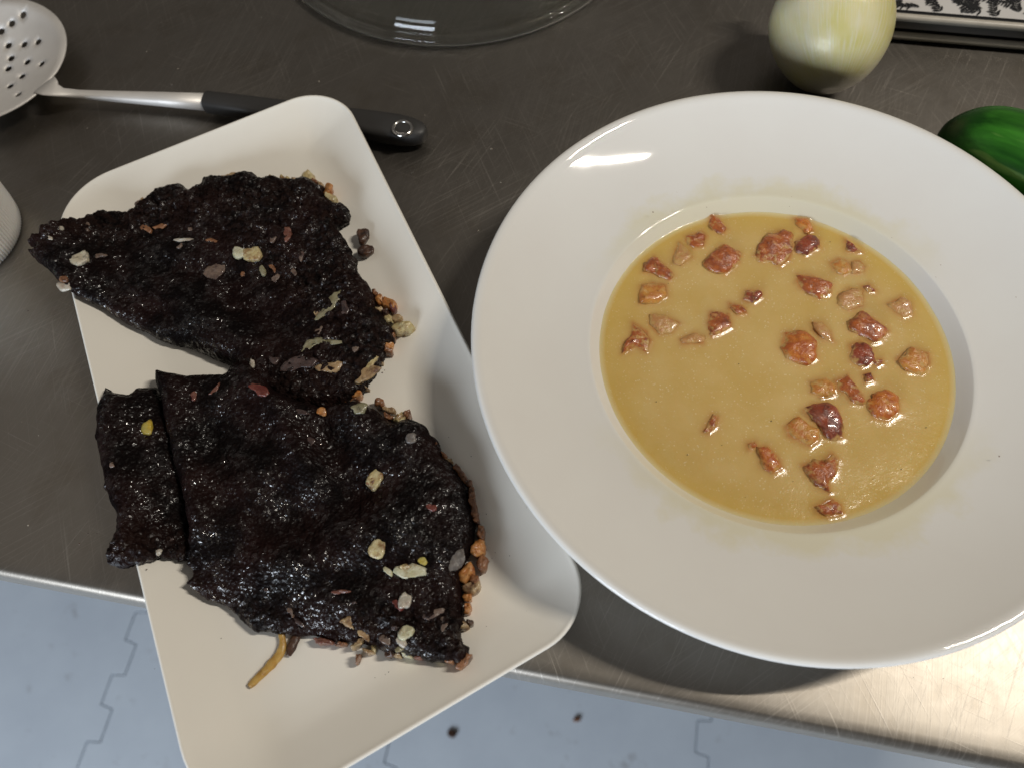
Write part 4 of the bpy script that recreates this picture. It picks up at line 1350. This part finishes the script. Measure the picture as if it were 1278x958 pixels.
# ------------------------------------------------------------------ patterned trays
def rrect_ring(x0, y0, x1, y1, r, n=6):
    pts = []
    for cx, cy, a0 in ((x1 - r, y1 - r, 0), (x0 + r, y1 - r, 90), (x0 + r, y0 + r, 180), (x1 - r, y0 + r, 270)):
        for k in range(n + 1):
            a = math.radians(a0 + 90 * k / n)
            pts.append((cx + r * math.cos(a), cy + r * math.sin(a)))
    return pts


def build_trays():
    cream = mat('enamel_cream', (0.50, 0.46, 0.39), 0.3); t_ = NT(cream)
    t_.set('Base Color', t_.mix(t_.mapr(t_.noise(40, 4, 0.6), 0.4, 0.7, 0, 1), (0.52, 0.48, 0.41), (0.42, 0.38, 0.32)))
    black = mat('black_enamel', (0.012, 0.012, 0.013), 0.55, 0, 0.3)
    offw = mat('print_ground', (0.62, 0.60, 0.58), 0.35)
    ang = math.radians(-8.5)
    corner = at(1122, 54, 0.0)
    org = Vector((corner.x, corner.y, 0)) + Vector((math.cos(ang), math.sin(ang), 0)) * -0.045

    def make(z0, name, label, inset):
        t = empty(name, (org.x, org.y, z0), label, 'tray', 'trays stacked behind the onion')
        X1, Y1 = 0.34, 0.24
        prof = [(0.010, 0.000), (0.004, 0.0006), (0.0012, 0.0016), (0.0, 0.0024), (-0.0006, 0.0040), (0.0, 0.0054), (0.0016, 0.0060), (0.0032, 0.0056)]
        vs, fs = [], []
        n = 28
        for d, z in prof:
            vs += [(x, y, z) for x, y in rrect_ring(d + inset, d + inset, X1 - d, Y1 - d, 0.018)]
        for k in range(len(prof) - 1):
            for i in range(n):
                j = (i + 1) % n
                fs.append((k * n + i, k * n + j, (k + 1) * n + j, (k + 1) * n + i))
        o = mesh_obj('rim', vs, fs, cream); o.parent = t
        band = [(x, y, 0.0048) for x, y in rrect_ring(0.0033 + inset, 0.0033 + inset, X1 - 0.0033, Y1 - 0.0033, 0.016)]
        o = mesh_obj('border', band, [tuple(range(28))], black, None, False); o.parent = t
        o = mesh_obj('printed_panel', [(x, y, 0.0055) for x, y in rrect_ring(0.0062 + inset, 0.0062 + inset, X1 - 0.006, Y1 - 0.006, 0.013)], [tuple(range(28))], offw, None, False); o.parent = t
        t.rotation_euler = (0, 0, ang)
        return t, o, X1, Y1

    make(0.0, 'tray', 'lower cream rimmed tray, under the floral one', 0.0)
    t, panel, X1, Y1 = make(0.0118, 'tray', 'upper tray printed with a black and white floral pattern', 0.001)
    # spacer the upper tray stands on: black, the shade of the gap put into its colour
    fo = mesh_obj('foot', [(x, y, z) for z in (-0.0061, 0.0003) for x, y in rrect_ring(0.012, 0.012, X1 - 0.012, Y1 - 0.012, 0.014)],
                  [(i, (i + 1) % 28, 28 + (i + 1) % 28, 28 + i) for i in range(28)], black); fo.parent = t
    # leafy print
    r = random.Random(4)
    vs, fs = [], []
    ZP = 0.00585

    def leaf(x, y, a, L, w):
        b = len(vs)
        n = 5
        L_ = [(0, 0)]
        for k in range(1, n): L_.append((L * k / n, w * math.sin(math.pi * k / n) ** 0.8))
        up = L_ + [(L, 0)]
        dn = [(px, -py * 0.8) for px, py in reversed(L_[1:])]
        poly = up + dn
        for px, py in poly:
            px2, py2 = px, py + 0.25 * px * px / L
            vs.append((x + px2 * math.cos(a) - py2 * math.sin(a), y + px2 * math.sin(a) + py2 * math.cos(a), ZP))
        fs.append(tuple(range(b, b + len(poly))))

    def inside(x, y): return 0.0075 < x < X1 - 0.0075 and 0.0072 < y < 0.11
    starts = [(0.01 + 0.0105 * i + r.uniform(-.003, .003), 0.0095 + 0.0115 * j + r.uniform(-.002, .004)) for i in range(31) for j in range(9)]
    for x, y in starts:
        a = r.uniform(0, 6.28); curl = r.uniform(-70, 70)
        for k in range(9):
            if not inside(x, y): break
            L = r.uniform(0.0034, 0.0052)
            for sgn in (-1, 1):
                aa = a + sgn * r.uniform(0.7, 1.1)
                if inside(x + math.cos(aa) * L, y + math.sin(aa) * L): leaf(x, y, aa, L, L * 0.17)
            nx, ny = x + math.cos(a) * 0.0019, y + math.sin(a) * 0.0019
            b = len(vs); s = (-math.sin(a) * 0.00022, math.cos(a) * 0.00022)
            vs += [(x + s[0], y + s[1], ZP + .00004), (x - s[0], y - s[1], ZP + .00004), (nx - s[0], ny - s[1], ZP + .00004), (nx + s[0], ny + s[1], ZP + .00004)]
            fs.append((b, b + 1, b + 2, b + 3))
            x, y = nx, ny; a += curl * 0.0019 + r.uniform(-.1, .1)
    # every motif a hair above the one before, so that none share a plane
    vs2 = list(vs)
    for k, f in enumerate(fs):
        for i in f: vs2[i] = (vs2[i][0], vs2[i][1], vs2[i][2] + 0.0000002 * (k % 800))
    o = mesh_obj('leaf_print', vs2, fs, black, None, False)
    o.parent = panel


build_trays()


# ------------------------------------------------------------------ fluted cup
def build_cup():
    wm = mat('white_plastic', (0.86, 0.83, 0.78), 0.35, 0, 0.5, 0, 0, 0.1)
    c = at(-51, 297, 0.0)
    prof = [(0.0001, 0.003), (0.028, 0.003), (0.0300, 0.0), (0.0330, 0.0), (0.0345, 0.0012), (0.0355, 0.008), (0.0385, 0.040), (0.0400, 0.055), (0.0412, 0.0565), (0.0412, 0.060), (0.0395, 0.0606), (0.0380, 0.058), (0.0330, 0.006), (0.0001, 0.005)]
    N = 120 * 6
    vs, fs = [], []
    m = len(prof)
    for i in range(N):
        a = 2 * math.pi * i / N
        rib = 0.0007 * (0.5 + 0.5 * math.cos(120 * a))
        for k, (r, z) in enumerate(prof):
            q = rib if 4 <= k <= 7 else 0
            vs.append(((r - q) * math.cos(a) + c.x, (r - q) * math.sin(a) + c.y, z))
    for i in range(N):
        j = (i + 1) % N
        for k in range(m - 1): fs.append((i * m + k, j * m + k, j * m + k + 1, i * m + k + 1))
    o = mesh_obj('fluted_cup', vs, fs, wm)
    tag(o, 'white fluted cup standing on the steel at the left of the plate', 'cup')


build_cup()
